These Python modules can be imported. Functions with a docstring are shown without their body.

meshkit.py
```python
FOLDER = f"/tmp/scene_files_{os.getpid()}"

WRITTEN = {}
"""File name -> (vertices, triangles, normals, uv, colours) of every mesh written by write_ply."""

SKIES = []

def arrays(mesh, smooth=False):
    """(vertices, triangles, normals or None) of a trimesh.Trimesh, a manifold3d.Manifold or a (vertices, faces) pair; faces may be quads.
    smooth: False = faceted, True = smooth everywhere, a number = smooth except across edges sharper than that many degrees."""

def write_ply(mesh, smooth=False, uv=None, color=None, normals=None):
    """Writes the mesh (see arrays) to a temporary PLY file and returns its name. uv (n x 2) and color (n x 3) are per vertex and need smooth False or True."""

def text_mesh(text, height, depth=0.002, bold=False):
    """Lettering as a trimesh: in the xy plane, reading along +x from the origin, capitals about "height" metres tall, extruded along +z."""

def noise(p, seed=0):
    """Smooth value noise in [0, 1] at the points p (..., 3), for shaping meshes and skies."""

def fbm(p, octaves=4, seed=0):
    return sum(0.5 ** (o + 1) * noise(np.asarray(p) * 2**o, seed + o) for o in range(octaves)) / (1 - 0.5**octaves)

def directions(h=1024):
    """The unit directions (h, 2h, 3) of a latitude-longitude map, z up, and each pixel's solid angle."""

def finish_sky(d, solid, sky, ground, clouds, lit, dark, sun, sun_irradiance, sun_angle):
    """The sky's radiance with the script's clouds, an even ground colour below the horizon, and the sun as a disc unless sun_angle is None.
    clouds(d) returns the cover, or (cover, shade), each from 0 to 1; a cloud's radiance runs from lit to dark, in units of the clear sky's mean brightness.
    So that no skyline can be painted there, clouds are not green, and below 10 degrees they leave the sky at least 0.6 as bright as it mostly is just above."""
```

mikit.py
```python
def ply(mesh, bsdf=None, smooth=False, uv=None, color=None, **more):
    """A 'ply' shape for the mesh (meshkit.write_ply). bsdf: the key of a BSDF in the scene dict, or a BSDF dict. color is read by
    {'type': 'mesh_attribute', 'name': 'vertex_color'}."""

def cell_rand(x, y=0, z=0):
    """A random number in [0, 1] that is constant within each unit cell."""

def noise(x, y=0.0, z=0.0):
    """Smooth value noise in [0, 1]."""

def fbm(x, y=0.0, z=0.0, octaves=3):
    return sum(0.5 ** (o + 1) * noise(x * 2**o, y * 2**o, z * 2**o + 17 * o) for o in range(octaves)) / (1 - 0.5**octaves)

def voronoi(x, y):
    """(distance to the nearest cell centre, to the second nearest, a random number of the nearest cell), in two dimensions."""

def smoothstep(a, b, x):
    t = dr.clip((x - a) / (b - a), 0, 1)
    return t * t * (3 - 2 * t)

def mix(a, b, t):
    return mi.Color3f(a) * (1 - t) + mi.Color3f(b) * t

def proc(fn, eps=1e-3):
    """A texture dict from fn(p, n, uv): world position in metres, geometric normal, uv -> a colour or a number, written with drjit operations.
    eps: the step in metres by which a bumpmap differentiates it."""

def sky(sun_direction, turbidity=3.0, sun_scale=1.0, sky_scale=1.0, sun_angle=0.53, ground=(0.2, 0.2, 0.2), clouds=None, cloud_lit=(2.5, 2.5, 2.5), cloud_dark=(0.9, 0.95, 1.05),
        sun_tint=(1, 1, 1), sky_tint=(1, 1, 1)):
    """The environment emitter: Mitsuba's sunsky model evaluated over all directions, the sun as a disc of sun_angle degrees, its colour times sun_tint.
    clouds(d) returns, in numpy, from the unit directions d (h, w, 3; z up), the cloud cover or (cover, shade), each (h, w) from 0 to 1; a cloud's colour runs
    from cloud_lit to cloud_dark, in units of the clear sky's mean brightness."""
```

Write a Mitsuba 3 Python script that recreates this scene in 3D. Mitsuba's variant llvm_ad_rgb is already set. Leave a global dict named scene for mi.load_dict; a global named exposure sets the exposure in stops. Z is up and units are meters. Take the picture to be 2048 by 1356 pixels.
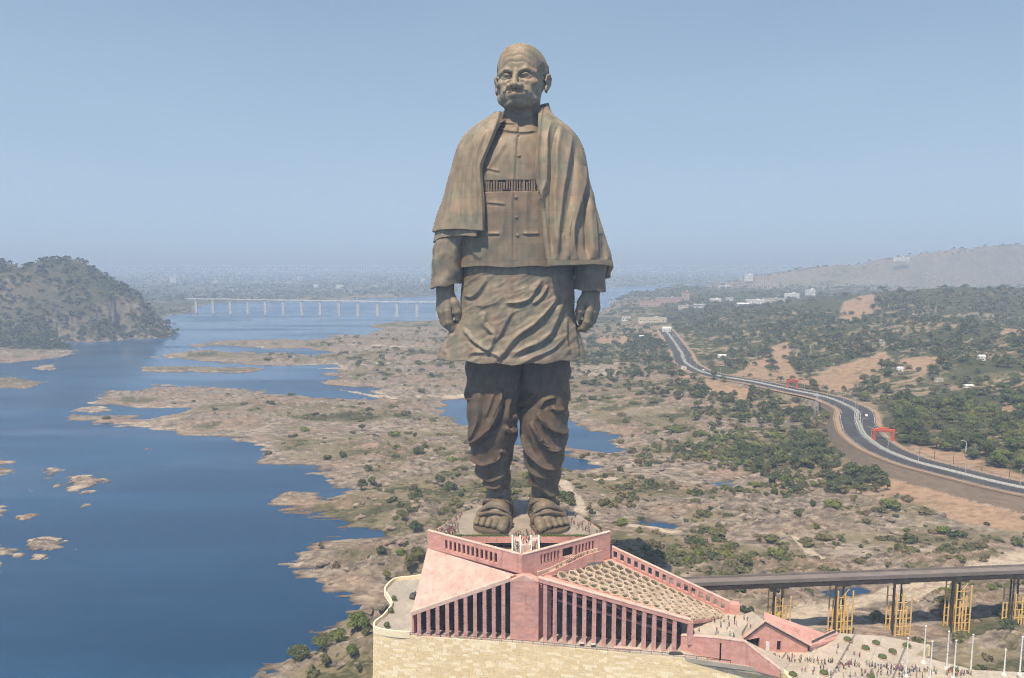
import math, random
import numpy as np, trimesh, shapely
import drjit as dr
import mitsuba as mi
import mikit, meshkit
from mikit import proc, noise as tn, fbm as tfbm, cell_rand, smoothstep as tss, mix as tmix
from scipy.spatial import cKDTree
from scipy.ndimage import gaussian_filter

# ---------------------------------------------------------------- camera, sky, air
T = mi.ScalarTransform4f


def veil(d):
    """Thin high haze, thickest towards the horizon and slightly uneven."""
    e = np.arcsin(np.clip(d[..., 2], 0, 1))
    n = meshkit.fbm(d * np.array([2.6, 2.6, 9.0]) + 3.0, 4, 5)
    return np.clip(.85 * np.exp(-e / .60) * (1 + .34 * (n - .5)), 0, 1)


CAM_H, PITCH = 155.0, math.atan(150 / 1383.9)
SUN = (-0.245, -0.40, 0.883)
exposure = 1.55
HAZE_DENSITY = 2.7e-4
scene = {
    'camera': {'type': 'perspective', 'fov': 73.0, 'fov_axis': 'x', 'near_clip': 1.0, 'far_clip': 90000.0,
               'to_world': T().look_at(origin=[0, 0, CAM_H], target=[0, math.cos(PITCH), CAM_H - math.sin(PITCH)], up=[0, 0, 1]),
               'medium': {'type': 'ref', 'id': 'haze_air'}},
    'sky': mikit.sky(SUN, turbidity=3.0, sun_scale=1.28, clouds=veil, cloud_lit=(1.80, 2.36, 2.92), sky_tint=(.98, 1.01, 1.0), ground=(0.15, 0.16, 0.16)),
    'haze_air': {'type': 'homogeneous', 'albedo': {'type': 'rgb', 'value': [0.60, 0.745, 0.945]}, 'sigma_t': HAZE_DENSITY},
    'haze': {'type': 'cube', 'to_world': T().translate([0, 11000, 130]).scale([29000, 15500, 142]), 'bsdf': {'type': 'null'},
             'interior': {'type': 'ref', 'id': 'haze_air'}},
}
labels = {'haze': {'label': 'pale blue haze lying over the valley and the far plain', 'category': 'haze', 'kind': 'stuff'}}

# ---------------------------------------------------------------- helpers
rng = np.random.default_rng(7)
counts = {}


def key_for(name):
    n = counts.get(name, 0)
    counts[name] = n + 1
    return name if n == 0 else f'{name}_{n:03d}'


def tag(key, label=None, cat=None, group=None, kind=None):
    d = {k: v for k, v in dict(label=label, category=cat, group=group, kind=kind).items() if v}
    labels[key] = d
    return key


def thing(name, label, cat, group=None):
    return tag(key_for(name), label, cat, group)


def put(name, mesh, bsdf, parent=None, smooth=False, label=None, cat=None, group=None, kind=None, **kw):
    """One entry of the scene; a part when parent is given."""
    key = key_for(f'{parent}__{name}' if parent else name)
    scene[key] = mikit.ply(mesh, bsdf, smooth=smooth, **kw)
    if label or cat or kind:
        tag(key, label, cat, group, kind)
    return key


def put_copy(name, entry, to_world, parent=None, label=None, cat=None, group=None):
    key = key_for(f'{parent}__{name}' if parent else name)
    scene[key] = {**entry, 'to_world': to_world}
    if label or cat:
        tag(key, label, cat, group)
    return key


BOXF = np.array([[0, 2, 1], [0, 3, 2], [4, 5, 6], [4, 6, 7], [0, 1, 5], [0, 5, 4], [1, 2, 6], [1, 6, 5], [2, 3, 7], [2, 7, 6], [3, 0, 4], [3, 4, 7]])


def hexa(bottom, top):
    """A solid from four bottom corners (counter-clockwise from above) and the four above them."""
    return trimesh.Trimesh(np.vstack([bottom, top]), BOXF, process=False)


def box(x0, x1, y0, y1, z0, z1):
    b = np.array([[x0, y0], [x1, y0], [x1, y1], [x0, y1]], float)
    return hexa(np.c_[b, np.full(4, z0)], np.c_[b, np.full(4, z1)])


def bar(p, q, w, h, up=(0, 0, 1)):
    """A beam from p to q of width w (sideways) and height h."""
    p, q = np.asarray(p, float), np.asarray(q, float)
    d = (q - p) / np.linalg.norm(q - p)
    s = np.cross(d, up)
    s /= np.linalg.norm(s)
    u = np.cross(s, d)
    c = [(-w / 2, -h / 2), (w / 2, -h / 2), (w / 2, h / 2), (-w / 2, h / 2)]
    a = np.array([p + s * i + u * j for i, j in c])
    b = np.array([q + s * i + u * j for i, j in c])
    return trimesh.Trimesh(np.vstack([a, b]), BOXF, process=False)


def cyl(p, q, r0, r1=None, n=10):
    p, q = np.asarray(p, float), np.asarray(q, float)
    r1 = r0 if r1 is None else r1
    d = (q - p) / np.linalg.norm(q - p)
    s = np.cross(d, [0, 0, 1] if abs(d[2]) < .9 else [1, 0, 0])
    s /= np.linalg.norm(s)
    u = np.cross(d, s)
    a = np.arange(n) * 2 * np.pi / n
    ring = np.cos(a)[:, None] * s + np.sin(a)[:, None] * u
    v = np.vstack([p + ring * r0, q + ring * r1, [p], [q]])
    i = np.arange(n)
    j = (i + 1) % n
    f = np.vstack([np.c_[i, j, j + n], np.c_[i, j + n, i + n], np.c_[j, i, i * 0 + 2 * n], np.c_[i + n, j + n, i * 0 + 2 * n + 1]])
    return trimesh.Trimesh(v, f, process=False)


def cat_(meshes):
    return trimesh.util.concatenate(list(meshes))


def prism(poly, z0, z1):
    """A vertical prism over a plan polygon; z1 may be a list of heights per corner."""
    p = np.asarray(poly, float)
    if shapely.Polygon(p).exterior.is_ccw is False:
        p = p[::-1]
        z1 = z1[::-1] if np.ndim(z1) else z1
    n = len(p)
    import mapbox_earcut as me
    tri = np.array(me.triangulate_float64(p, np.array([n], dtype=np.uint32))).reshape(-1, 3)
    v = np.vstack([np.c_[p, np.full(n, z0)], np.c_[p, np.broadcast_to(z1, (n,))]])
    a, b, c = p[tri[:, 0]], p[tri[:, 1]], p[tri[:, 2]]
    flip = (b[:, 0] - a[:, 0]) * (c[:, 1] - a[:, 1]) - (b[:, 1] - a[:, 1]) * (c[:, 0] - a[:, 0]) < 0
    tri[flip] = tri[flip][:, ::-1]
    i = np.arange(n)
    j = (i + 1) % n
    f = np.vstack([tri + n, tri[:, ::-1], np.c_[i, j, j + n], np.c_[i, j + n, i + n]])
    return trimesh.Trimesh(v, f, process=False)


def grid_faces(nu, nv, wrap=False):
    """Quads of a (nu, nv) vertex grid as triangles; wrap closes it along v."""
    i, j = np.meshgrid(np.arange(nu - 1), np.arange(nv if wrap else nv - 1), indexing='ij')
    k = (j + 1) % nv
    a, b, c, d = i * nv + j, i * nv + k, (i + 1) * nv + k, (i + 1) * nv + j
    q = np.stack([a, b, c, d], -1).reshape(-1, 4)
    return np.vstack([q[:, [0, 1, 2]], q[:, [0, 2, 3]]])


def grid_normals(P, wrap=False):
    if wrap:
        dv = np.roll(P, -1, 1) - np.roll(P, 1, 1)
    else:
        dv = np.gradient(P, axis=1)
    du = np.gradient(P, axis=0)
    n = np.cross(du, dv)
    return n / (np.linalg.norm(n, axis=-1, keepdims=True) + 1e-12)


def sheet(P, thick, wrap=False):
    """A solid sheet: the grid P and its copy moved along minus its normals, edges closed."""
    N = grid_normals(P, wrap)
    Q = P - N * (thick if np.ndim(thick) == 0 else thick[..., None])
    nu, nv = P.shape[:2]
    f = grid_faces(nu, nv, wrap)
    m = nu * nv
    faces = [f, f[:, ::-1] + m]

    def rim(ids):
        a, b = ids[:-1], ids[1:]
        faces.append(np.vstack([np.c_[a, a + m, b + m], np.c_[a, b + m, b]]))
    idx = np.arange(m).reshape(nu, nv)
    top, bot = idx[0], idx[-1]
    if wrap:
        top, bot = np.r_[top, top[0]], np.r_[bot, bot[0]]
    rim(top)
    rim(bot[::-1])
    if not wrap:
        rim(idx[::-1, 0])
        rim(idx[:, -1])
    return trimesh.Trimesh(np.vstack([P.reshape(-1, 3), Q.reshape(-1, 3)]), np.vstack(faces), process=False)


def surface_nets(S, origin, h):
    """Mesh of the zero level of the samples S (nx, ny, nz); inside is negative."""
    s = S < 0
    nx, ny, nz = S.shape
    corners = [(a, b, c) for a in (0, 1) for b in (0, 1) for c in (0, 1)]
    cnt = np.zeros((nx - 1, ny - 1, nz - 1), np.int8)
    for a, b, c in corners:
        cnt += s[a:nx - 1 + a, b:ny - 1 + b, c:nz - 1 + c]
    act = (cnt > 0) & (cnt < 8)
    I = np.argwhere(act)
    num = -np.ones(act.shape, np.int64)
    num[act] = np.arange(len(I))
    acc, n = np.zeros((len(I), 3)), np.zeros(len(I))
    for p in corners:
        for k in range(3):
            if p[k]:
                continue
            q = list(p)
            q[k] = 1
            v0, v1 = S[tuple((I + p).T)], S[tuple((I + q).T)]
            cr = (v0 < 0) != (v1 < 0)
            t = v0 / np.where(cr, v0 - v1, 1)
            pt = np.array(p, float) + np.zeros((len(I), 3))
            pt[:, k] = t
            acc[cr] += pt[cr]
            n[cr] += 1
    V = (I + acc / n[:, None]) * h + np.asarray(origin)
    F = []
    for k in range(3):
        u, w = (k + 1) % 3, (k + 2) % 3
        lo = [slice(None)] * 3
        hi = [slice(None)] * 3
        lo[k], hi[k] = slice(0, -1), slice(1, None)
        a, b = s[tuple(lo)], s[tuple(hi)]
        E = np.argwhere(a != b)
        E = E[(E[:, u] > 0) & (E[:, w] > 0) & (E[:, u] < S.shape[u] - 1) & (E[:, w] < S.shape[w] - 1)]
        inside = a[tuple(E.T)]
        o = []
        for du, dw in ((-1, -1), (0, -1), (0, 0), (-1, 0)):
            q = E.copy()
            q[:, u] += du
            q[:, w] += dw
            o.append(num[tuple(q.T)])
        q = np.stack(o, 1)
        q = np.where(inside[:, None], q, q[:, ::-1])
        F.append(q)
    F = np.vstack(F)
    return trimesh.Trimesh(V, np.vstack([F[:, [0, 1, 2]], F[:, [0, 2, 3]]]), process=False)


def spline(points, n):
    """Catmull-Rom curve through the points, n samples."""
    p = np.asarray(points, float)
    d = np.r_[0, np.cumsum(np.linalg.norm(np.diff(p, axis=0), axis=1))]
    from scipy.interpolate import PchipInterpolator
    return PchipInterpolator(d, p, axis=0)(np.linspace(0, d[-1], n))


def level_interp(levels, z):
    """levels: rows (z, a, b, c ...) -> the columns interpolated smoothly at z."""
    L = np.array(sorted(levels), float)
    from scipy.interpolate import PchipInterpolator
    return PchipInterpolator(L[:, 0], L[:, 1:], axis=0)(np.clip(z, L[0, 0], L[-1, 0]))


def polyline_distance(x, z, pts):
    """Distance of (x, z) to a polyline, the fraction along it and the side."""
    pts = np.asarray(pts, float)
    best, frac, side = np.full(x.shape, 1e9), np.zeros(x.shape), np.zeros(x.shape)
    n = len(pts) - 1
    for k in range(n):
        ax, az = pts[k]
        bx, bz = pts[k + 1]
        L = (bx - ax)**2 + (bz - az)**2 + 1e-12
        t = np.clip(((x - ax) * (bx - ax) + (z - az) * (bz - az)) / L, 0, 1)
        d = np.hypot(x - ax - t * (bx - ax), z - az - t * (bz - az))
        s = np.sign((bx - ax) * (z - az) - (bz - az) * (x - ax))
        m = d < best
        best, frac, side = np.where(m, d, best), np.where(m, (k + t) / n, frac), np.where(m, s, side)
    return best, frac, side


def sstep(a, b, x):
    t = np.clip((x - a) / (b - a), 0, 1)
    return t * t * (3 - 2 * t)
# ---------------------------------------------------------------- plan of the place, in metres (x to the right, y away)
LAND = [(-104.3, 245.3), (-99.9, 248.5), (-90.8, 254.5), (-85.6, 264.3), (-77.3, 268.8), (-78.6, 276.5), (-73.1, 283.4), (-73.0, 288.4), (-66.8, 292.4), (-57.5, 295.9), (-59.0, 303.8), (-67.6, 310.0), (-78.1, 316.6), (-87.6, 321.8), (-93.9, 329.9), (-107.1, 334.9), (-117.5, 341.9), (-118.6, 348.6), (-112.7, 356.7), (-106.3, 366.6), (-102.2, 378.5), (-93.3, 381.4), (-76.2, 380.7), (-65.0, 380.0), (-70.4, 389.6), (-78.8, 394.2), (-92.6, 400.6), (-106.3, 414.7), (-117.6, 413.0), (-130.0, 423.4), (-149.3, 424.3), (-164.6, 429.8), (-164.6, 446.9), (-157.3, 457.1), (-140.7, 455.0), (-130.7, 445.0), (-114.6, 443.0), (-115.3, 450.9), (-112.4, 463.3), (-121.6, 470.9), (-139.4, 492.6), (-151.1, 499.9), (-142.3, 508.7), (-155.1, 519.1), (-176.3, 519.1), (-190.2, 531.2), (-203.2, 555.8), (-211.3, 586.0), (-242.7, 596.3), (-264.6, 603.3), (-291.9, 614.1), (-317.4, 629.1), (-340.0, 636.9), (-376.3, 642.8), (-383.3, 651.0), (-349.5, 655.1), (-374.8, 667.8), (-401.0, 665.7), (-431.7, 678.8), (-453.4, 697.1), (-414.7, 692.4), (-364.1, 683.3), (-341.1, 711.5), (-354.6, 736.8), (-394.6, 731.6), (-463.8, 772.4), (-498.5, 824.4), (-486.5, 827.7), (-468.3, 851.3), (-452.3, 880.0), (-405.2, 861.8), (-381.0, 851.3), (-345.6, 854.8), (-285.9, 821.1), (-232.4, 796.0), (-183.4, 781.1), (-140.4, 781.1), (-145.8, 811.5), (-171.1, 831.0), (-165.8, 841.0), (-190.1, 865.4), (-230.7, 872.6), (-245.8, 902.8), (-233.5, 922.7), (-265.0, 969.7), (-256.9, 1016.6), (-297.2, 1057.6), (-366.6, 1057.6), (-478.0, 1084.8), (-557.2, 1125.4), (-589.1, 1156.3), (-587.3, 1216.3), (-544.3, 1237.7), (-448.2, 1216.3), (-379.8, 1195.6), (-322.0, 1162.7), (-338.5, 1223.3), (-386.6, 1252.3), (-495.0, 1290.6), (-574.2, 1306.5), (-589.6, 1298.5), (-615.9, 1322.9), (-618.6, 1392.4), (-544.1, 1401.7), (-463.6, 1420.4), (-410.9, 1420.4), (-377.2, 1500.9), (-351.3, 1511.5), (-312.9, 1533.4), (-358.6, 1791.7), (-326.6, 1854.1), (-229.7, 1920.9), (-105.8, 1974.3), (111.8, 2030.6), (274.4, 2153.4), (354.5, 2566.8), (456.9, 2997.4), (579.8, 3374.2), (795.7, 3725.0), (1187.3, 4156.7), (1952.2, 4701.1), (12000.0, 3600.0), (12000.0, 120.0), (-30.0, 120.0), (-75.0, 215.0)]
FAR_LAND = [(-9000.0, 900.0), (-1300.0, 1050.0), (-804.8, 1016.6), (-806.3, 1079.3), (-785.8, 1079.3), (-767.9, 1137.6), (-768.3, 1188.9), (-830.0, 1282.7), (-875.8, 1322.9), (-909.1, 1392.4), (-837.1, 1365.5), (-814.5, 1374.4), (-819.5, 1411.0), (-790.7, 1392.4), (-820.9, 1459.6), (-774.3, 1439.7), (-727.9, 1449.6), (-789.9, 1579.0), (-858.7, 1705.6), (-993.6, 1956.2), (-1027.8, 2090.2), (-1005.4, 2197.7), (-1081.0, 2394.6), (-1176.9, 2629.8), (-1167.3, 2765.6), (-1105.7, 2838.8), (-977.6, 2916.0), (-820.1, 2956.1), (-711.5, 3039.9), (-573.9, 3128.5), (-458.3, 3271.5), (-322.2, 3600.3), (-68.0, 3929.1), (232.3, 4238.6), (571.7, 4504.5), (942.5, 4915.6), (1465.5, 5408.8), (9000.0, 5200.0), (26000.0, 6000.0), (26000.0, 27000.0), (-26000.0, 27000.0), (-26000.0, 900.0)]
ISLETS = [[(-472.0, 726.4), (-464.4, 744.7), (-447.5, 744.7), (-423.9, 726.4), (-431.1, 711.5), (-452.0, 711.5)], [(-563.8, 1036.7), (-524.0, 1041.9), (-380.8, 1026.6), (-358.7, 1002.1), (-393.0, 974.2), (-455.5, 983.3), (-536.6, 992.6)], [(-415.2, 536.8), (-406.2, 535.4), (-391.3, 531.2), (-388.2, 525.8), (-397.1, 523.1), (-404.9, 523.1)], [(-404.8, 520.4), (-393.2, 517.7), (-383.2, 508.7), (-372.2, 504.9), (-374.3, 495.1), (-383.0, 493.8)], [(-354.2, 501.2), (-355.1, 511.2), (-353.5, 515.1), (-342.5, 511.2), (-338.7, 502.4), (-338.5, 491.5)], [(-326.4, 491.5), (-324.8, 498.7), (-310.0, 496.3), (-288.2, 481.0), (-294.5, 474.2), (-295.1, 466.6), (-280.4, 447.9), (-295.9, 456.0), (-322.4, 473.1), (-321.8, 477.6), (-311.1, 474.2)], [(-335.8, 460.2), (-337.2, 466.6), (-329.6, 459.1), (-330.2, 456.0)], [(-279.3, 435.3), (-275.3, 437.2), (-272.4, 433.5), (-273.9, 430.7)], [(-342.3, 435.3), (-329.9, 431.6), (-322.1, 428.8), (-314.0, 420.7), (-314.3, 410.4), (-321.0, 407.1)], [(-306.3, 413.0), (-301.5, 418.1), (-292.1, 413.0), (-293.8, 407.1), (-300.3, 404.6)], [(-278.7, 374.2), (-275.4, 379.2), (-260.4, 380.7), (-249.1, 376.4), (-250.6, 370.7), (-241.8, 365.3), (-246.5, 362.0), (-254.2, 361.3), (-266.8, 363.3), (-268.1, 368.7)], [(-293.4, 370.7), (-284.1, 369.4), (-278.1, 368.0), (-268.1, 363.9), (-266.1, 360.0), (-259.3, 352.3), (-273.8, 355.5), (-281.4, 354.8)], [(-257.4, 358.0), (-245.2, 357.4), (-244.5, 350.4), (-252.3, 351.7)], [(-273.1, 347.3), (-267.4, 346.7), (-262.9, 343.7), (-254.2, 328.8), (-257.5, 326.6)], [(-309.3, 574.5), (-303.3, 572.9), (-296.3, 568.2), (-298.5, 563.5)], [(-730.8, 939.3), (-697.2, 930.9), (-684.1, 939.3), (-618.3, 902.8), (-602.5, 876.3), (-609.9, 851.3), (-643.7, 858.3), (-658.3, 844.4)], [(-715.4, 1021.6), (-721.2, 1052.3), (-706.6, 1062.9), (-677.8, 1016.6), (-681.9, 997.3)], [(-469.7, 883.7), (-454.1, 887.5), (-427.9, 876.3), (-446.2, 865.4)]]
PONDS = [[(-78.2, 790.0), (-54.7, 793.0), (-35.1, 747.4), (-12.3, 697.1), (18.3, 690.1), (53.7, 687.8), (65.4, 667.8), (75.2, 633.0), (94.9, 621.5), (87.7, 599.7), (85.8, 592.8), (95.5, 571.3), (94.7, 558.9), (77.1, 554.3), (59.6, 571.3), (41.0, 577.8), (39.8, 548.4), (53.5, 531.2), (67.8, 516.4), (40.1, 510.0), (14.0, 523.1), (6.7, 566.6), (-20.1, 617.8), (-46.7, 674.4), (-67.0, 694.8), (-75.0, 739.4)], [(143.9, 318.1), (170.1, 322.8), (170.4, 320.2), (166.2, 315.0), (149.8, 311.0), (143.2, 312.0)], [(79.3, 401.4), (88.2, 396.6), (88.5, 391.1), (82.2, 390.4), (79.7, 394.2)], [(132.2, 476.4), (145.9, 479.8), (161.3, 485.6), (150.6, 475.3), (135.2, 470.9)]]
ROAD = [(700.0, 235.0), (305.8, 401.3), (283.7, 435.4), (271.3, 461.9), (268.6, 486.2), (274.1, 523.8), (292.0, 573.0), (316.5, 634.4), (317.7, 670.2), (310.1, 699.1), (301.1, 715.9), (273.3, 778.0), (245.4, 820.7), (234.9, 859.9), (234.1, 898.4), (256.9, 1043.7), (288.3, 1243.8), (307.5, 1375.3), (326.8, 1512.0)]
SAND_TRACKS = [([(119.1, 276.7), (127.8, 286.4), (136.9, 293.1), (147.1, 295.8), (177.2, 304.9), (206.3, 315.0), (231.9, 328.6), (275.2, 339.7)], 7.0), ([(34.2, 469.9), (37.6, 454.6), (41.3, 440.3), (42.6, 410.6)], 4.0), ([(71.0, 392.3), (82.7, 390.8), (91.9, 384.6), (97.7, 386.1)], 3.0), ([(65.7, 377.8), (77.4, 375.6), (86.3, 367.7), (94.1, 362.2)], 2.5), ([(156.2, 371.2), (159.7, 344.6), (147.3, 339.7), (141.9, 352.2)], 2.0), ([(55.1, 475.6), (73.1, 477.9)], 4.0), ([(-305.8, 1297.3), (-246.1, 1281.2), (-195.9, 1257.9)], 5.0), ([(-212.9, 845.2), (-168.3, 808.4), (-127.8, 777.6), (-54.9, 795.8)], 5.0), ([(-286.4, 1021.7), (-227.8, 1026.8), (-178.9, 1047.6)], 5.0)]
SOIL_FIELDS = [[(324.1, 772.2), (398.1, 851.9), (475.7, 882.2), (463.9, 843.6), (427.4, 804.5), (379.1, 748.8), (336.2, 711.7), (333.7, 748.8)], [(473.4, 829.0), (513.4, 817.2), (456.5, 759.4), (453.9, 780.1)], [(588.4, 1255.4), (755.3, 1566.1), (906.5, 1737.7), (680.8, 1307.4), (583.5, 1189.2)], [(224.5, 795.2), (267.6, 761.5), (245.4, 718.7), (213.6, 736.5)], [(277.0, 832.0), (325.3, 937.6), (353.4, 958.8), (296.1, 793.0)], [(332.5, 804.3), (306.3, 782.0), (377.2, 1004.0), (411.1, 1034.5)], [(163.6, 1356.2), (226.7, 1356.2), (203.0, 1202.0), (158.7, 1239.1)], [(255.2, 454.2), (266.8, 428.5), (288.0, 412.6), (297.5, 388.7), (278.1, 362.4), (261.2, 377.0), (249.9, 405.5), (243.4, 438.5)], [(719.7, 1024.1), (802.6, 1078.0), (671.7, 900.1), (672.4, 936.3)], [(322.0, 629.7), (347.1, 665.2), (319.2, 597.7), (295.2, 559.7)], [(278.8, 492.5), (297.5, 499.6), (313.2, 472.3), (319.7, 420.4), (310.9, 408.4), (290.8, 447.8)]]
GREEN_FIELDS = [[(178.8, 530.0), (202.0, 568.8), (233.1, 589.4), (269.5, 613.5), (259.8, 552.6), (232.4, 509.1), (202.2, 509.1)], [(-106.8, 428.7), (-90.1, 458.9), (-43.3, 469.9), (-21.1, 443.3), (-27.7, 393.9), (-50.8, 390.0), (-78.6, 398.0)], [(57.4, 368.0), (84.2, 366.6), (110.5, 353.3), (137.1, 339.6), (143.1, 323.5), (109.6, 318.2), (88.4, 329.1), (71.1, 342.0)], [(-70.9, 240.8), (-72.1, 259.4), (-68.2, 276.7), (-59.5, 280.8), (-51.6, 255.8), (-50.8, 237.4)]]
# fold lines of the statue's clothes, in metres on the statue: (points (x, z), height, width)
KURTA_FOLDS = [([(13.8, 87.5), (11.5, 83.7), (8.2, 79.9), (4.4, 76.1), (0.2, 73.2), (-2.7, 70.4), (-5.5, 66.5), (-9.3, 62.7)], 1.5, 1.1), ([(16.2, 84.2), (14.3, 81.8), (12.9, 78.0), (10.6, 73.2), (6.8, 69.9), (1.1, 67.5), (-3.1, 64.6)], 1.3, 1.2), ([(-20.2, 74.7), (-18.3, 71.8), (-15.0, 68.9), (-11.2, 67.0), (-10.0, 66.9)], 1.1, 0.9), ([(-12.1, 79.9), (-13.1, 77.0), (-11.2, 74.2), (-9.3, 72.3), (-10.3, 68.5), (-12.2, 66.5)], 1.0, 1.0), ([(-20.1, 86.0), (-17.8, 85.6), (-15.4, 87.0), (-12.1, 93.1)], 1.0, 0.9), ([(7.7, 92.1), (5.3, 88.4), (3.0, 85.1), (-1.7, 83.9), (-5.5, 83.7)], 1.1, 1.1), ([(9.6, 90.3), (7.2, 85.6), (3.9, 83.4)], 1.0, 0.8), ([(16.7, 78.0), (16.3, 72.3), (17.8, 65.6)], 1.1, 0.8), ([(19.4, 76.1), (20.1, 69.4), (21.4, 64.2)], 1.1, 0.9), ([(-24.5, 72.3), (-25.9, 68.5), (-27.4, 64.6)], 0.8, 1.0), ([(-2.7, 80.8), (-4.6, 78.0), (-7.4, 72.3), (-9.3, 69.4)], 0.8, 1.0), ([(-15.9, 82.3), (-9.3, 83.7), (-5.5, 87.0)], 0.5, 1.2), ([(-19.3, 64.6), (-16.0, 66.1), (-11.2, 66.1), (-5.5, 62.7)], 0.7, 0.9), ([(-0.8, 61.7), (5.0, 64.6), (11.6, 67.5), (16.3, 72.3)], 0.8, 1.0)]
SHAWL_FOLDS = [([(-21.0, 142.4), (-22.0, 135.7), (-23.4, 128.9), (-24.0, 119.4), (-25.0, 112.0)], 0.5, 1.1), ([(-15.5, 143.3), (-17.1, 138.8), (-19.0, 130.2), (-19.6, 121.2), (-18.9, 112.0)], 0.6, 1.0), ([(-24.3, 132.1), (-27.7, 120.3), (-30.1, 111.6)], 0.5, 1.2), ([(-11.8, 144.6), (-14.2, 138.8), (-15.6, 133.0), (-15.4, 124.8), (-15.2, 111.6)], 0.6, 0.9), ([(-21.1, 134.8), (-21.1, 128.4), (-21.6, 122.1), (-21.7, 113.0)], -0.5, 0.8), ([(-16.9, 136.6), (-17.2, 128.4), (-17.1, 113.0)], -0.4, 0.6), ([(11.0, 147.7), (9.2, 140.1), (9.1, 133.4), (8.9, 125.7), (7.3, 122.1), (6.8, 115.3), (7.8, 108.4), (8.5, 98.2)], 1.2, 1.0), ([(13.8, 146.8), (12.4, 142.8), (11.3, 135.7), (11.2, 128.4), (10.5, 122.1), (10.6, 113.0), (11.3, 99.1)], -1.3, 0.9), ([(18.4, 143.3), (16.9, 135.7), (15.8, 128.4), (15.1, 124.4), (14.0, 115.3), (12.9, 106.1), (12.7, 99.1)], 1.2, 1.1), ([(20.2, 140.1), (19.4, 132.1), (18.1, 122.1), (16.4, 113.0), (15.5, 99.1)], -0.9, 1.2), ([(23.6, 132.1), (21.6, 122.1), (19.8, 115.3), (18.3, 108.4), (20.0, 99.1)], 1.4, 1.2), ([(24.6, 124.8), (23.7, 119.4), (23.3, 113.0), (23.8, 106.1), (23.9, 99.1)], -1.8, 1.0), ([(25.6, 120.3), (26.6, 113.0), (26.7, 103.8), (26.8, 99.1)], 1.0, 1.0), ([(15.0, 108.4), (16.0, 103.8), (16.9, 99.1)], 0.7, 1.0), ([(29.4, 108.4), (30.4, 103.8), (30.9, 99.1)], -0.9, 0.9)]
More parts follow.
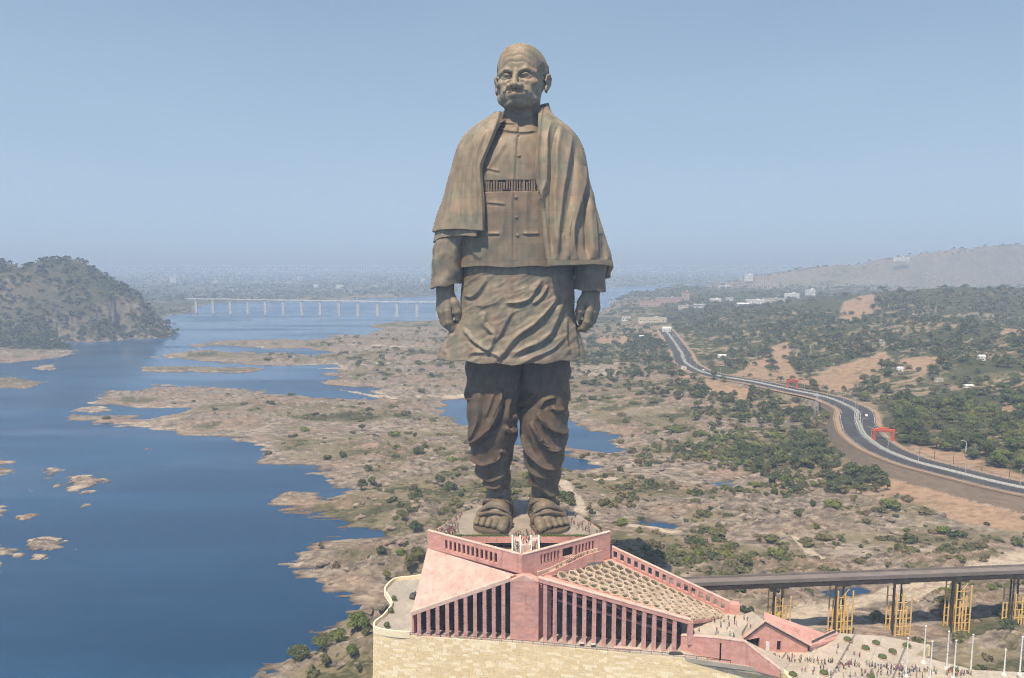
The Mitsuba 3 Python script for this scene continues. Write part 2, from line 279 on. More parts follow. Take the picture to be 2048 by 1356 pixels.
LEG_FOLDS = [([(-6.5, 52.1), (-7.3, 48.0), (-8.7, 43.0), (-12.5, 36.3), (-16.9, 31.8), (-18.9, 28.4)], 1.7, 0.9), ([(-15.2, 50.8), (-14.7, 44.1), (-16.1, 37.4), (-18.3, 31.8)], 0.9, 0.9), ([(-18.9, 27.9), (-18.1, 24.8), (-13.7, 23.4), (-9.8, 25.1), (-6.5, 27.9)], 1.5, 0.9), ([(-17.0, 21.7), (-15.4, 18.3), (-11.5, 16.6), (-7.6, 18.3), (-4.9, 20.3)], 1.3, 0.8), ([(-15.9, 17.1), (-13.7, 13.4), (-9.8, 13.7), (-6.5, 16.0)], 1.3, 0.8), ([(-1.0, 46.9), (0.6, 45.3), (3.3, 46.9), (5.0, 50.2)], 1.3, 0.6), ([(-4.8, 38.5), (-3.5, 36.0), (-2.1, 36.3), (-1.3, 36.9)], 1.1, 0.6), ([(-2.1, 42.4), (-1.3, 40.2), (-0.4, 40.8)], 0.9, 0.6), ([(-7.0, 29.6), (-6.0, 28.2), (-5.1, 28.7)], 0.9, 0.6), ([(-2.1, 52.4), (-4.3, 45.2), (-4.8, 39.7)], 0.9, 0.9), ([(-9.7, 50.8), (-10.8, 46.3), (-13.1, 41.3)], 0.6, 0.8), ([(6.6, 43.0), (9.4, 39.1), (12.1, 36.9), (15.4, 35.5), (18.3, 36.0)], 1.6, 0.8), ([(4.2, 39.9), (6.7, 35.2), (9.4, 31.8), (12.2, 29.6), (16.0, 29.6)], 1.6, 0.8), ([(1.5, 34.1), (3.1, 29.0), (6.7, 24.5), (10.0, 22.2), (14.3, 21.7)], 1.5, 0.8), ([(0.4, 27.3), (1.5, 23.4), (4.5, 20.0), (8.9, 18.3), (12.3, 17.1), (15.0, 17.1)], 1.3, 0.8), ([(2.0, 17.7), (4.5, 14.3), (8.4, 11.4), (13.7, 9.7)], 1.3, 0.9), ([(11.5, 44.9), (14.3, 44.0), (16.4, 44.4)], 1.1, 0.6), ([(7.7, 44.7), (9.3, 47.7), (13.2, 48.7)], 1.0, 0.7), ([(-19.0, 49.6), (-19.6, 48.0), (-19.0, 46.9)], 0.7, 0.8)]
SHAWL_LEFT_EDGE = [(150.97, -6.95), (148.13, -7.47), (138.39, -10.95), (129.92, -13.76), (119.68, -13.11), (108.47, -12.81)]
SHAWL_RIGHT_EDGE = [(152.14, 7.65), (147.63, 6.81), (143.44, 6.31), (129.92, 5.33), (116.24, 7.65), (97.15, 9.5)]
# (x, y, ground height, width, height, wall colour, description)
HOUSES = [
    (281.9, 1698.3, 15.5, 19.9, 10.0, 'white', 'small white house left of the far end of the highway'),
    (323.9, 1584.4, 21.5, 63.1, 12.9, 'cream', 'long pale hall at the far end of the highway'),
    (306.2, 1360.6, 21.5, 16.1, 9.1, 'white', 'white roofed shed beside the top of the highway'),
    (436.2, 2185.4, 21.5, 61.2, 19.3, 'pink', 'faded pink house at the left of the far town'),
    (519.4, 2288.4, 23.5, 84.8, 23.7, 'pink', 'long faded pink block in the middle of the far town'),
    (496.9, 1979.1, 25.6, 35.4, 13.3, 'cream', 'cream house in front of the long pink block'),
    (535.2, 1973.0, 28.8, 29.5, 11.8, 'white', 'white house right of the cream house in the far town'),
    (609.6, 2424.5, 26.1, 25.3, 36.1, 'pink', 'narrow pink tower block above the far town roofs'),
    (686.9, 2329.9, 28.0, 35.1, 12.3, 'white', 'small white house right of the pink town blocks'),
    (740.9, 2351.8, 30.3, 21.4, 10.7, 'white', 'tiny white house between the town and the long white row'),
    (638.8, 1907.8, 37.4, 29.1, 10.2, 'white', 'low white house in front of the long white row'),
    (730.5, 2070.8, 36.1, 53.9, 14.3, 'white', 'left part of the long white row of buildings'),
    (798.4, 2108.3, 38.5, 65.2, 14.7, 'cream', 'middle cream part of the long white row of buildings'),
    (977.8, 2413.2, 35.4, 48.9, 20.7, 'white', 'right end block of the long white row, raised on a rise'),
    (1264.6, 3701.5, 66.2, 39.6, 39.6, 'white', 'tall white block in the haze above the white row'),
    (1108.1, 3607.4, 31.3, 54.5, 16.4, 'white', 'low white building in the haze left of the tall white block'),
    (1222.8, 3318.3, 38.6, 117.5, 20.4, 'pink', 'long pinkish building in the haze right of the tall white block'),
    (1109.9, 2570.7, 37.3, 32.4, 26.3, 'white', 'white water tank house under the right hill'),
    (-3232.0, 5500.0, 8.0, 104.0, 34.0, 'white', 'large white building on the hazy plain behind the left hill'),
    (-2510.2, 5137.8, 7.9, 45.4, 53.7, 'white', 'bright white tower building on the hazy left plain'),
    (-2267.0, 5296.6, 7.1, 33.3, 20.8, 'white', 'small white house right of the bright white tower'),
    (-1996.8, 6554.7, 4.9, 64.4, 29.7, 'white', 'white house high on the hazy plain left of the statue'),
    (-1162.7, 4112.9, 7.6, 24.7, 24.7, 'white', 'narrow white house on the far bank above the bridge'),
    (-1041.8, 4187.4, 8.0, 43.6, 21.8, 'white', 'wide white house on the far bank above the bridge'),
    (-843.0, 4266.6, 8.3, 25.1, 15.7, 'white', 'small white house on the far bank nearer the statue'),
    (-735.6, 5704.3, 7.9, 41.6, 29.1, 'white', 'white house on the far bank beside the statue sleeve'),
    (-1515.6, 3792.2, 8.3, 35.4, 14.8, 'cream', 'cream house among trees on the far bank'),
    (513.3, 949.4, 42.4, 8.6, 7.8, 'cream', 'small cream house among the trees on the right slope'),
    (439.6, 774.4, 33.7, 5.8, 5.1, 'white', 'white hut at the edge of the bare orange field'),
    (528.6, 770.2, 46.8, 6.7, 6.1, 'white', 'white hut among trees near the right frame edge'),
    (219.1, 871.9, 21.5, 5.8, 3.9, 'white', 'tiny white kiosk beside the near bend of the highway'),
    (241.9, 1280.3, 18.1, 8.5, 4.7, 'white', 'tiny white shed among trees left of the highway'),
    (299.9, 977.2, 22.0, 10.3, 4.4, 'white', 'white shed among trees right of the highway'),
    (454.6, 725.8, 30.4, 7.4, 3.7, 'cream', 'low farm hut below the second bare field'),
    (459.2, 684.5, 32.0, 8.3, 2.4, 'white', 'long white shed in the trees on the right slope'),
    (288.8, 637.1, 11.4, 4.0, 3.0, 'white', 'small white tent beside the steel mast'),
    (290.3, 627.2, 14.2, 4.0, 3.0, 'white', 'second small white tent right of the steel mast'),
    (2072.6, 3701.0, 172.9, 79.7, 21.5, 'white', 'white building on the ridge of the hazy right hill'),
]
# ---------------------------------------------------------------- the ground, the river and the hills
TERRACE = [(-38.8, 264.7), (-46.4, 262.5), (-48.9, 254.1), (-46.0, 247.0), (-44.2, 242.0), (-45.6, 234.0), (-47.9, 228.4), (-47.6, 226.2), (-45.2, 224.4), (-34.6, 222.3), (-4.0, 218.3), (28.7, 213.0), (53.7, 209.0), (84.0, 201.2)]
PLAZA = [(54, 210), (84, 201.0), (84.4, 188), (163, 188), (160, 201.5), (144, 202.8), (130.1, 211.1), (138.5, 217), (126.1, 222.5), (111.6, 224.5), (97, 221), (80, 232)]
BASE_PLAN = shapely.Polygon(TERRACE + [(84.4, 188), (163, 188), (160, 201.5), (144, 202.8), (132, 211.1), (139, 217.5), (126.1, 223), (111.6, 225), (97, 222), (82, 236), (52, 262), (22, 284), (-20, 284)]).buffer(0)

ROAD_LINE = spline([(1300., 90.)] + ROAD + [(430., 2150.), (640., 3300.), (900., 5200.)], 1400)
ROAD_T = np.gradient(ROAD_LINE, axis=0)
ROAD_T /= np.linalg.norm(ROAD_T, axis=1, keepdims=True)
ROAD_TREE = cKDTree(ROAD_LINE)


def ring_points(polys):
    out = []
    for p in polys:
        p = np.asarray(p, float)
        q = np.vstack([p, p[:1]])
        for a, b in zip(q[:-1], q[1:]):
            n = int(np.clip(np.linalg.norm(b - a) / max(1.5, .004 * np.linalg.norm(a + b) / 2), 1, 400))
            out.append(a + (b - a) * np.linspace(0, 1, n, endpoint=False)[:, None])
    return np.vstack(out)


LAND_SHAPE = shapely.union_all([shapely.Polygon(LAND).buffer(0), shapely.Polygon(FAR_LAND).buffer(0)]).difference(shapely.union_all([shapely.Polygon(p).buffer(0) for p in PONDS]))
SHORE_TREE = cKDTree(ring_points([np.array(r.coords)[:-1] for g in getattr(LAND_SHAPE, 'geoms', [LAND_SHAPE]) for r in [g.exterior, *g.interiors]]))
ISLET_SHAPES = [shapely.Polygon(p).buffer(0) for p in ISLETS]
shapely.prepare(LAND_SHAPE)


def xyz0(x, y):
    return np.stack([x, y, np.zeros_like(x)], -1)


def fb(x, y, sx, sy=None, octaves=4, seed=0, turn=0.0):
    c, s = math.cos(turn), math.sin(turn)
    return meshkit.fbm(xyz0((x * c + y * s) / sx, (-x * s + y * c) / (sy or sx)), octaves, seed)


def shore(x, y):
    """Signed distance to the water's edge, positive on land; the edge is made ragged."""
    far = np.hypot(x, y)
    a = np.clip(.012 * far, 2.5, 20)
    wx = x + a * 2.6 * (fb(x, y, 11, 8, 4, 51) - .5) + a * 4.5 * (fb(x, y, 55, 32, 3, 53) - .5)
    wy = y + a * 1.6 * (fb(x, y, 11, 8, 4, 52) - .5) + a * 3.0 * (fb(x, y, 55, 32, 3, 54) - .5)
    d = SHORE_TREE.query(np.c_[wx.ravel(), wy.ravel()])[0].reshape(x.shape)
    return np.where(shapely.contains_xy(LAND_SHAPE, wx, wy), d, -d)


def road_offset(x, y):
    """Distance to the road's middle, positive on the hill side."""
    d, i = ROAD_TREE.query(np.c_[x.ravel(), y.ravel()])
    q, t = ROAD_LINE[i], ROAD_T[i]
    cr = t[:, 0] * (y.ravel() - q[:, 1]) - t[:, 1] * (x.ravel() - q[:, 0])
    return (np.where(cr > 0, -d, d)).reshape(x.shape), q[:, 1].reshape(x.shape)


LEFT_HILL = [(-2600, 120), (-1800, 170), (-1300, 168), (-1120, 160), (-1040, 172), (-995, 158), (-930, 124), (-850, 76), (-785, 30), (-735, 8), (-690, 0), (0, 0)]
RIGHT_HILL = [(900, 0), (1300, 60), (1520, 104), (1720, 128), (1860, 130), (1980, 140), (2090, 172), (2200, 190), (2420, 212), (2600, 246), (2900, 258), (3600, 250), (5200, 180)]


def terrain(x, y):
    """Height, plant cover and bareness of the ground at (x, y)."""
    sd = shore(x, y)
    far = np.hypot(x, y)
    rd, ry = road_offset(x, y)
    main = y < np.interp(x, [-9000, -1300, -700, -300, 0, 300, 700, 9000], [900, 1100, 1250, 2350, 2600, 3300, 3700, 3700])
    soft = np.clip(.03 * far, 14, 90)
    plain = 4.6 * (1 - np.exp(-np.maximum(sd, 0) / (2.2 * soft)))
    # rock in long low beds: tilted slabs that break off in ledges
    n1 = fb(x, y, 46, 8.5, 4, 1, .16)
    n2 = fb(x, y, 120, 34, 3, 2, .1)
    n3 = fb(x, y, 11, 3.8, 4, 3, .3)
    n4 = fb(x, y, 4.6, 2.6, 3, 4, -.2)
    rocky = sstep(.34, .56, n2)
    ridge = (1 - np.abs(2 * n1 - 1))**2
    step = n3 * 5
    step = np.floor(step) + sstep(.55, 1, step - np.floor(step))
    bed = (3.9 * ridge + 1.25 * (step - 2.2) + 2.7 * (np.abs(2 * n4 - 1) - .35)) * rocky + 1.3 * (n4 - .5) + 3.0 * (n2 - .44)
    near_shore = sstep(-16, -2, sd) * (1 - sstep(2, 30, sd)) * (far < 1700)
    ledges = (2.6 * (fb(x, y, 30, 4.6, 4, 41, .12) - .50) + .9 * (n3 - .5)) * near_shore
    plain = plain + ledges * (sd > 0) + bed * sstep(0, 1.2 * soft, sd) * np.where(far > 1600, .4, 1)
    steep = 1 - sstep(640, 820, ry)
    ledge = np.where(-rd < 17.5, 21.5, np.where(-rd < 23.5, 21.5 - 8.0 * (-rd - 17.5) / 6, 13.5))
    ledge = ledge * steep + 21.5 * (1 - steep)
    fall = np.exp(-np.maximum(-rd - np.where(steep > .5, 23.5, 17), 0) / (48 + 75 * (1 - steep)))
    z_low = plain + np.maximum(ledge - plain, 0) * fall
    bumps = fb(x, y, 170, None, 4, 5)
    small = fb(x, y, 26, None, 3, 6)
    z_up = 21.5 + 13 * sstep(16, 240, rd) + (34 * (bumps - .42) + 5 * (small - .5)) * sstep(18, 140, rd) \
        + 62 * np.exp(-((y - 1430 - .12 * x) / 320)**2) * sstep(420, 960, x) + 16 * np.exp(-(((x - 600) / 110)**2 + ((y - 1120) / 130)**2)) \
        + 22 * sstep(330, 700, x) * np.exp(-((y - 760) / 260)**2)
    z_main = np.where(rd > 0, np.where(rd < 16, 21.5, z_up), z_low)
    z_far = np.maximum(7 * (1 - np.exp(-np.maximum(sd, 0) / 160)) + 10 * (fb(x, y, 900, 500, 4, 9) - .45) * sstep(0, 400, sd), 1.2 * sstep(0, 60, sd))
    hl = np.interp(x, *np.array(LEFT_HILL).T) * np.exp(-np.abs((y - 1575 - 25 * np.sin(x / 90)) / 165)**2.3)
    hl = hl * (.82 + .24 * fb(x, y, 110, None, 4, 12)) * sstep(0, 60, sd)
    hr = np.interp(x, *np.array(RIGHT_HILL).T) * np.exp(-np.abs((y - 3700 - .05 * x) / 620)**3)
    hr = hr * (.84 + .32 * fb(x, y, 260, None, 4, 13))
    z = np.where(main, z_main * sstep(-1, 30, sd) + plain * (1 - sstep(-1, 30, sd)), z_far + hl + hr)
    z = np.where(sd < 0, -np.minimum(4, .10 * -sd) + ledges, z)
    # the rock knoll that carries the monument
    d = shapely.distance(shapely.points(x.ravel(), y.ravel()), BASE_PLAN).reshape(x.shape) if far.min() < 700 else np.full(x.shape, 1e3)
    right = sstep(60, 150, x) * (1 - sstep(226, 250, y))
    knoll = np.maximum(8 * np.exp(-d / 14) + 4.5 * (fb(x, y, 14, 7, 3, 15, .4) - .4) * np.exp(-d / 30), right * 23.5 * np.exp(-d / 20))
    z = np.where((sd > 0) & (far < 700), z + knoll * sstep(0, 14, sd), z)
    # plants and bare soil
    cover = fb(x, y, 75, 45, 4, 21)
    patch = fb(x, y, 17, 9, 3, 22)
    g = np.clip(1.55 * (cover - .36) + .9 * (patch - .5), 0, 1)
    g = (g + .13) * sstep(2, 22, sd)
    g = np.clip(g + .24 * sstep(430, 560, y + 30 * (cover - .5)) * sstep(-60, 60, x) * sstep(10, 60, sd) * (.5 + patch), 0, 1)
    up = sstep(-10, 30, rd) * main
    g = np.clip(g + up * (.46 + .6 * (fb(x, y, 60, None, 3, 23) - .5)), 0, 1)
    g = np.where(main, g, np.clip(.74 + 1.1 * (fb(x, y, 420, 200, 4, 24) - .5), 0, 1) * sstep(0, 25, sd))
    g = np.where(hl > 6, np.clip(.56 + 1.5 * (fb(x, y, 90, None, 4, 25) - .5) + .5 * (1 - sstep(10, 60, z)), 0, 1), g)
    g = np.where(hr > 25, np.clip(.30 + 1.8 * (fb(x, y, 200, 120, 4, 26) - .5), 0, 1), g)
    b = np.clip(.47 + .8 * (fb(x, y, 130, 70, 4, 27) - .5), 0, 1)            # 0 pale sand, .5 rock, 1 orange soil
    b = b - .33 * (1 - sstep(.5, 3.0 + .004 * far, sd + 3 * (patch - .5))) * sstep(.38, .6, fb(x, y, 40, 26, 3, 29)) * main
    b = np.where(main, b + .38 * sstep(-90, -20, rd) * (1 - sstep(400, 900, rd)), b)
    b = np.where(hl > 6, .62, b)
    b = np.where(hr > 25, .66, b)
    if far.min() < 2500:
        near = far < 2500
        pts = shapely.points(x[near], y[near])
        wob = 9 * (fb(x[near], y[near], 14, None, 3, 33) - .5)
        for line, w in SAND_TRACKS:
            k = 1 - sstep(w * .5, w * 1.25, shapely.distance(pts, shapely.LineString(line)) + wob * .5)
            b[near] = b[near] * (1 - k)
            g[near] = g[near] * (1 - k)
            z[near] = np.where(k > 0, z[near] * (1 - .5 * k) + 3.4 * .5 * k, z[near])
        for poly in SOIL_FIELDS:
            k = 1 - sstep(-2, 9, shapely.distance(pts, shapely.Polygon(poly)) + wob)
            b[near] = b[near] * (1 - k) + .96 * k
            g[near] = g[near] * (1 - .93 * k)
        for poly in GREEN_FIELDS:
            k = 1 - sstep(0, 30, shapely.distance(pts, shapely.Polygon(poly)) + 2.5 * wob)
            g[near] = np.maximum(g[near], (.62 + .4 * (patch[near] - .3)) * k)
    b = np.where(main & (np.abs(rd) < 24) & (sd > 0), np.where(rd > -18, .72, .55), b)
    g = np.where(main & (np.abs(rd) < 19) & (ry < 1500), g * .3, g)
    g = g * (1 - .75 * rocky * sstep(.45, .6, n3) * (far < 1600))
    return z, np.clip(g, 0, 1), np.clip(b, 0, 1), sd, hl, hr, rd


def ground_height(x, y):
    x, y = np.atleast_1d(np.asarray(x, float)), np.atleast_1d(np.asarray(y, float))
    return terrain(x, y)[0]


def ground_color(p, n, uv):
    g, b = uv.x, uv.y
    f1 = tfbm(p.x / 5.5, p.y / 2.2, p.z / 2.0, octaves=3)
    f2 = tfbm(p.x / 2.9, p.y / 1.5, p.z, octaves=3)
    f3 = tfbm(p.x / 38 + 9, p.y / 16, 3.0, octaves=3)
    d1, d2, rnd = mikit.voronoi(p.x / 3.4 + 1.5 * f2 + .12 * p.y, p.y / 1.5 + 1.7 * f1)
    crack = (1 - tss(.0, .10, d2 - d1)) * tss(.3, .6, f3 + .4 * (f1 - .5))
    rock = tmix((0.315, 0.265, 0.215), (0.165, 0.142, 0.120), tss(.32, .68, f1))
    rock = tmix(rock, mi.Color3f(0.30, 0.22, 0.165), .7 * tss(.45, .75, f3))
    rock = rock * (.76 + .48 * rnd) * (1 - .38 * crack)
    pale = tmix((0.52, 0.45, 0.355), (0.32, 0.27, 0.215), tss(.35, .75, f2))
    soil = tmix((0.37, 0.26, 0.18), (0.28, 0.195, 0.13), tss(.35, .75, f1))
    c = tmix(pale, rock, tss(.10, .34, b + .24 * (f1 - .5)))
    c = tmix(c, soil, tss(.64, .88, b + .2 * (f1 - .5)))
    grass = tmix((0.215, 0.185, 0.120), (0.122, 0.116, 0.068), tss(.35, .7, f3 + .4 * (f2 - .5)))
    scrub = tmix((0.080, 0.088, 0.046), (0.042, 0.052, 0.028), f2)
    c = tmix(c, grass, tss(.16, .52, g + .5 * (f2 - .5) + .2 * (f1 - .5)))
    c = tmix(c, scrub, .9 * tss(.56, .84, g + .7 * (f2 - .5)))
    steep = 1 - tss(.55, .88, dr.abs(n.z))
    c = tmix(c, rock * .85, .6 * steep)
    damp = 1 - tss(.05, .55, p.z + .5 * (f1 - .5))
    return c * (.78 + .44 * f2) * (1 - .5 * damp)


def plain_color(p, n, uv):
    f1 = tfbm(p.x / 260, p.y / 300, 1.0, octaves=3)
    f2 = tfbm(p.x / 90, p.y / 220, 4.0, octaves=2)
    c = tmix((.062, .072, .045), (.11, .112, .065), tss(.35, .65, f1))
    c = tmix(c, mi.Color3f(.24, .205, .13), .8 * tss(.60, .74, f2))
    return tmix(c, mi.Color3f(.26, .24, .20), 1 - tss(.02, .2, uv.x))


scene['plain_earth'] = {'type': 'twosided', 'bsdf': {'type': 'diffuse', 'reflectance': proc(plain_color)}}
scene['earth'] = {'type': 'twosided', 'bsdf': {'type': 'diffuse', 'reflectance': proc(ground_color)}}


def water_wave(p, n, uv):
    return 1.4 * tfbm(p.x / 9, p.y / 4.5, 1.0, octaves=3) + .5 * tn(p.x / 1.7, p.y / 1.1, 4.0)


scene['river_water'] = {'type': 'bumpmap', 'nested_texture': proc(water_wave, eps=.25), 'scale': .05,
                        'bsdf': {'type': 'principled', 'base_color': proc(lambda p, n, uv: tmix((0.008, 0.041, 0.100), (0.015, 0.062, 0.138), tss(.3, .7, tfbm(p.x / 170, p.y / 45, 2.0, octaves=4)))), 'roughness': proc(lambda p, n, uv: .11 + .20 * tss(.38, .66, tfbm(p.x / 210, p.y / 48, 7.0, octaves=4))), 'specular': .5}}
NR, NC = 640, 1020
inv = np.linspace(1 / 172, 1 / 25000, NR)
d = 1 / inv
tan = np.linspace(-1.06, 1.06, NC)
Y = np.repeat(d[:, None], NC, 1)
X = Y * tan[None, :]
Z, G, B, SD, HL, HR, RD = terrain(X, Y)
V = np.stack([X, Y, Z], -1).reshape(-1, 3)
F = grid_faces(NR, NC)[:, ::-1]
UV = np.stack([G, B], -1).reshape(-1, 2)
wet = (Z < -2.5).reshape(-1)
F = F[~wet[F].all(1)]
part = np.zeros(NR * NC, int)
part[(HL > 8).reshape(-1)] = 1
part[(HR > 30).reshape(-1)] = 2
part[((Y > 2700) & (HL < 1) & (HR < 30) & (Y > 2700 + .9 * np.maximum(X, 0))).reshape(-1)] = 3
fp_ = np.where((part[F] == 3).all(1), 3, np.where(part[F] == 3, 0, part[F]).max(1))


def sub(mask):
    f = F[mask]
    u, i = np.unique(f, return_inverse=True)
    return trimesh.Trimesh(V[u], i.reshape(-1, 3), process=False), UV[u]


if np.cross(V[F[0, 1]] - V[F[0, 0]], V[F[0, 2]] - V[F[0, 0]])[2] < 0:
    F = F[:, ::-1]
m, uv = sub(fp_ == 0)
put('ground', m, 'earth', None, True, 'rocky river plain with dry scrub, sandy tracks and wooded rises', 'ground', kind='structure', uv=uv)
m, uv = sub(fp_ == 3)
put('plain', m, 'plain_earth', None, True, 'flat hazy plain of dark trees and fields beyond the river', 'plain', kind='structure', uv=uv)
m, uv = sub(fp_ == 1)
put('hill', m, 'earth', None, True, 'scrub covered hill on the far left bank of the river', 'hill', kind='structure', uv=uv)
m, uv = sub(fp_ == 2)
put('hill', m, 'earth', None, True, 'long hazy bare hill rising behind the town on the right', 'hill', kind='structure', uv=uv)
w = np.array([[-15900, -2900, 0], [15900, -2900, 0], [15900, 24900, 0], [-15900, 24900, 0]], float)
put('river', trimesh.Trimesh(w, [[0, 1, 2], [0, 2, 3]], process=False), 'river_water', None, False, 'wide calm blue river winding past rocky banks', 'river', kind='structure')

# rock islets
ISLET_SAYS = ['low flat islet of pale rock off the tip of the long spit', 'thin grassy sandbar islet between two rock spits', 'thin pale rock ledge awash at the frame edge, uppermost of its cluster', 'small dark rock islet at the frame edge beside a pale ledge',
              'small diamond shaped rock islet with a reddish hollow', 'largest bare rock islet of the near cluster, with a pale forked tail', 'tiny pale rock breaking the water below the diamond shaped islet', 'tiny dark rock just off the forked islet',
              'rounded grey rock islet at the frame edge in the near water', 'small pale oval rock islet beside the rounded grey one', 'broad low islet of layered pale slabs in the near water', 'layered pale slab islet cut by the frame edge',
              'narrow pair of pale slabs just below the broad slab islet', 'dark upright rock at the frame edge, lowest of the near rocks', 'tiny pale rock alone in open water near the long spit', 'flat banded islet below the left hill, cut by the frame edge',
              'small white rock islet under the low left shore', 'thin pale rock strip just above the long dark spit']
for k, poly in enumerate(ISLET_SHAPES):
    x0, y0, x1, y1 = poly.buffer(4).bounds
    far = math.hypot((x0 + x1) / 2, (y0 + y1) / 2)
    st = max(.7, far / 900)
    gx, gy = np.meshgrid(np.linspace(x0, x1, int(np.clip((x1 - x0) / st, 10, 120))), np.linspace(y0, y1, int(np.clip((y1 - y0) / st, 10, 120))))
    a = 1.0 + .005 * far
    qx, qy = gx + a * 3.2 * (fb(gx, gy, 5 + .01 * far, None, 3, 61 + k) - .5), gy + a * 2.2 * (fb(gx, gy, 5 + .01 * far, None, 3, 81 + k) - .5)
    dist = shapely.distance(shapely.points(qx, qy), poly.exterior)
    dist = np.where(shapely.contains_xy(poly, qx, qy), dist, -dist)
    size = min(x1 - x0, y1 - y0)
    beds = fb(gx, gy, 13, 3.0, 4, 5, .2 + .1 * k) + .35 * (np.abs(2 * fb(gx, gy, 5, 2.5, 3, 6) - 1) - .35)
    z = -.30 + (.75 + .018 * size) * sstep(-1, 2 + .12 * size, dist) + 3.3 * (beds - .47) * sstep(-4, 2, dist) + .22 * np.minimum(dist + 1, 0)
    v = np.stack([gx, gy, np.maximum(z, -1.4)], -1)
    f = grid_faces(*gx.shape)
    keep = ~(v.reshape(-1, 3)[f][:, :, 2] < -1.3).all(1)
    u, i = np.unique(f[keep], return_inverse=True)
    b = np.clip(.24 + 1.1 * (fb(gx, gy, 12, 4, 3, 7) - .45) + (.25 if k in (1, 15) else 0), 0, 1)
    g = np.clip((.9 if k in (1, 15) else .25) * sstep(4, 10, dist) * fb(gx, gy, 9, None, 3, 8), 0, 1)
    me_ = trimesh.Trimesh(v.reshape(-1, 3)[u], i.reshape(-1, 3), process=False)
    if me_.face_normals[:, 2].mean() < 0:
        me_.faces = me_.faces[:, ::-1]
    put('rock_islet', me_, 'earth', None, True, ISLET_SAYS[k], 'rock islet', 'rock islets in the river', uv=np.stack([g, b], -1).reshape(-1, 2)[u])

# ---------------------------------------------------------------- the road on its embankment


def strip(sel, o0, o1, z0, z1, thick=None):
    """A ribbon along the road between two offsets (positive to the hill side)."""
    q, t = ROAD_LINE[sel], ROAD_T[sel]
    nrm = np.c_[t[:, 1], -t[:, 0]]
    a = np.c_[q + nrm * o0, np.full(len(q), z0)]
    b = np.c_[q + nrm * o1, np.full(len(q), z1)]
    P = np.stack([a, b], 1)
    if grid_normals(P)[..., 2].mean() < 0:
        P = P[:, ::-1]
    if thick:
        return sheet(P, thick)
    return trimesh.Trimesh(P.reshape(-1, 3), grid_faces(*P.shape[:2]), process=False)


def asphalt(p, n, uv):
    return mi.Color3f(.075, .078, .085) * (.75 + .5 * tfbm(p.x / 6, p.y / 6, 0, octaves=3))


def stone_pitch(p, n, uv):
    a = tfbm(p.x / 3, p.y / 3, p.z / 2, octaves=3)
    c = cell_rand(dr.floor((p.x + p.y) / 2.2), dr.floor(p.z / 1.1), dr.floor(p.x / 9))
    return tmix((.155, .125, .10), (.235, .19, .15), .6 * a + .4 * c)


scene['asphalt'] = {'type': 'twosided', 'bsdf': {'type': 'diffuse', 'reflectance': proc(asphalt)}}
scene['stone_pitching'] = {'type': 'twosided', 'bsdf': {'type': 'diffuse', 'reflectance': proc(stone_pitch)}}
scene['median_fill'] = {'type': 'twosided', 'bsdf': {'type': 'diffuse', 'reflectance': proc(lambda p, n, uv: tmix((.30, .29, .26), (.20, .22, .14), tfbm(p.x / 3, p.y / 3, 0, octaves=3)))}}
scene['road_white'] = {'type': 'twosided', 'bsdf': {'type': 'diffuse', 'reflectance': {'type': 'rgb', 'value': [.62, .62, .60]}}}
scene['verge_dirt'] = {'type': 'twosided', 'bsdf': {'type': 'diffuse', 'reflectance': proc(lambda p, n, uv: tmix((.42, .30, .20), (.32, .22, .14), tfbm(p.x / 4, p.y / 4, 0, octaves=3)))}}
sel = (ROAD_LINE[:, 1] > 225) & (ROAD_LINE[:, 1] < 1420)
put('road', strip(sel, -14, -1.3, 22.1, 22.1), 'asphalt', None, True, 'near carriageway of the dark curving two lane highway', 'road', kind='structure')
put('road', strip(sel, 1.3, 14, 22.1, 22.1), 'asphalt', None, True, 'far carriageway of the dark highway, beyond the pale median', 'road', kind='structure')
put('road_verge', strip(sel, -19.0, -13.9, 21.85, 22.0), 'verge_dirt', None, True, 'sandy verge between the highway and its stone embankment', 'verge', kind='structure')
put('road_verge', strip(sel, 13.9, 17.5, 22.0, 21.9), 'verge_dirt', None, True, 'sandy verge between the highway and the wooded slope', 'verge', kind='structure')
md = thing('road_median', 'long pale concrete median dividing the highway', 'median')
put('kerb', cat_([strip(sel, -1.3, -.9, 22.8, 22.8, .8), strip(sel, .9, 1.3, 22.8, 22.8, .8)]), 'road_white', md)
put('filling', strip(sel, -.9, .9, 22.5, 22.5, .4), 'median_fill', md)
put('road_marking', cat_([strip(sel, o, o + .3, 22.12, 22.12) for o in (-13.2, 12.9, -2.4, 2.1)]), 'road_white', None, False, 'white edge lines painted along the highway', 'road marking', kind='structure')
low = (ROAD_LINE[:, 1] > 240) & (ROAD_LINE[:, 1] < 660)
q, t = ROAD_LINE[low], ROAD_T[low]
nrm = np.c_[t[:, 1], -t[:, 0]]
rows = []
for o, z in ((-17.6, 22.3), (-18.4, 22.3), (-18.5, 21.7), (-20.5, 18.6), (-22.6, 15.2), (-24.0, 12.2)):
    rows.append(np.c_[q + nrm * o, np.full(len(q), z) + .25 * (fb(*(q + nrm * o).T, 6, None, 2, 71) - .5)])
P = np.stack(rows, 1)
if grid_normals(P)[..., 2].mean() < 0:
    P = P[:, ::-1]
put('embankment_wall', sheet(P, .6), 'stone_pitching', None, 25, 'brown stone pitched embankment wall holding up the curving highway', 'embankment')
# ---------------------------------------------------------------- the pink stone base under the statue


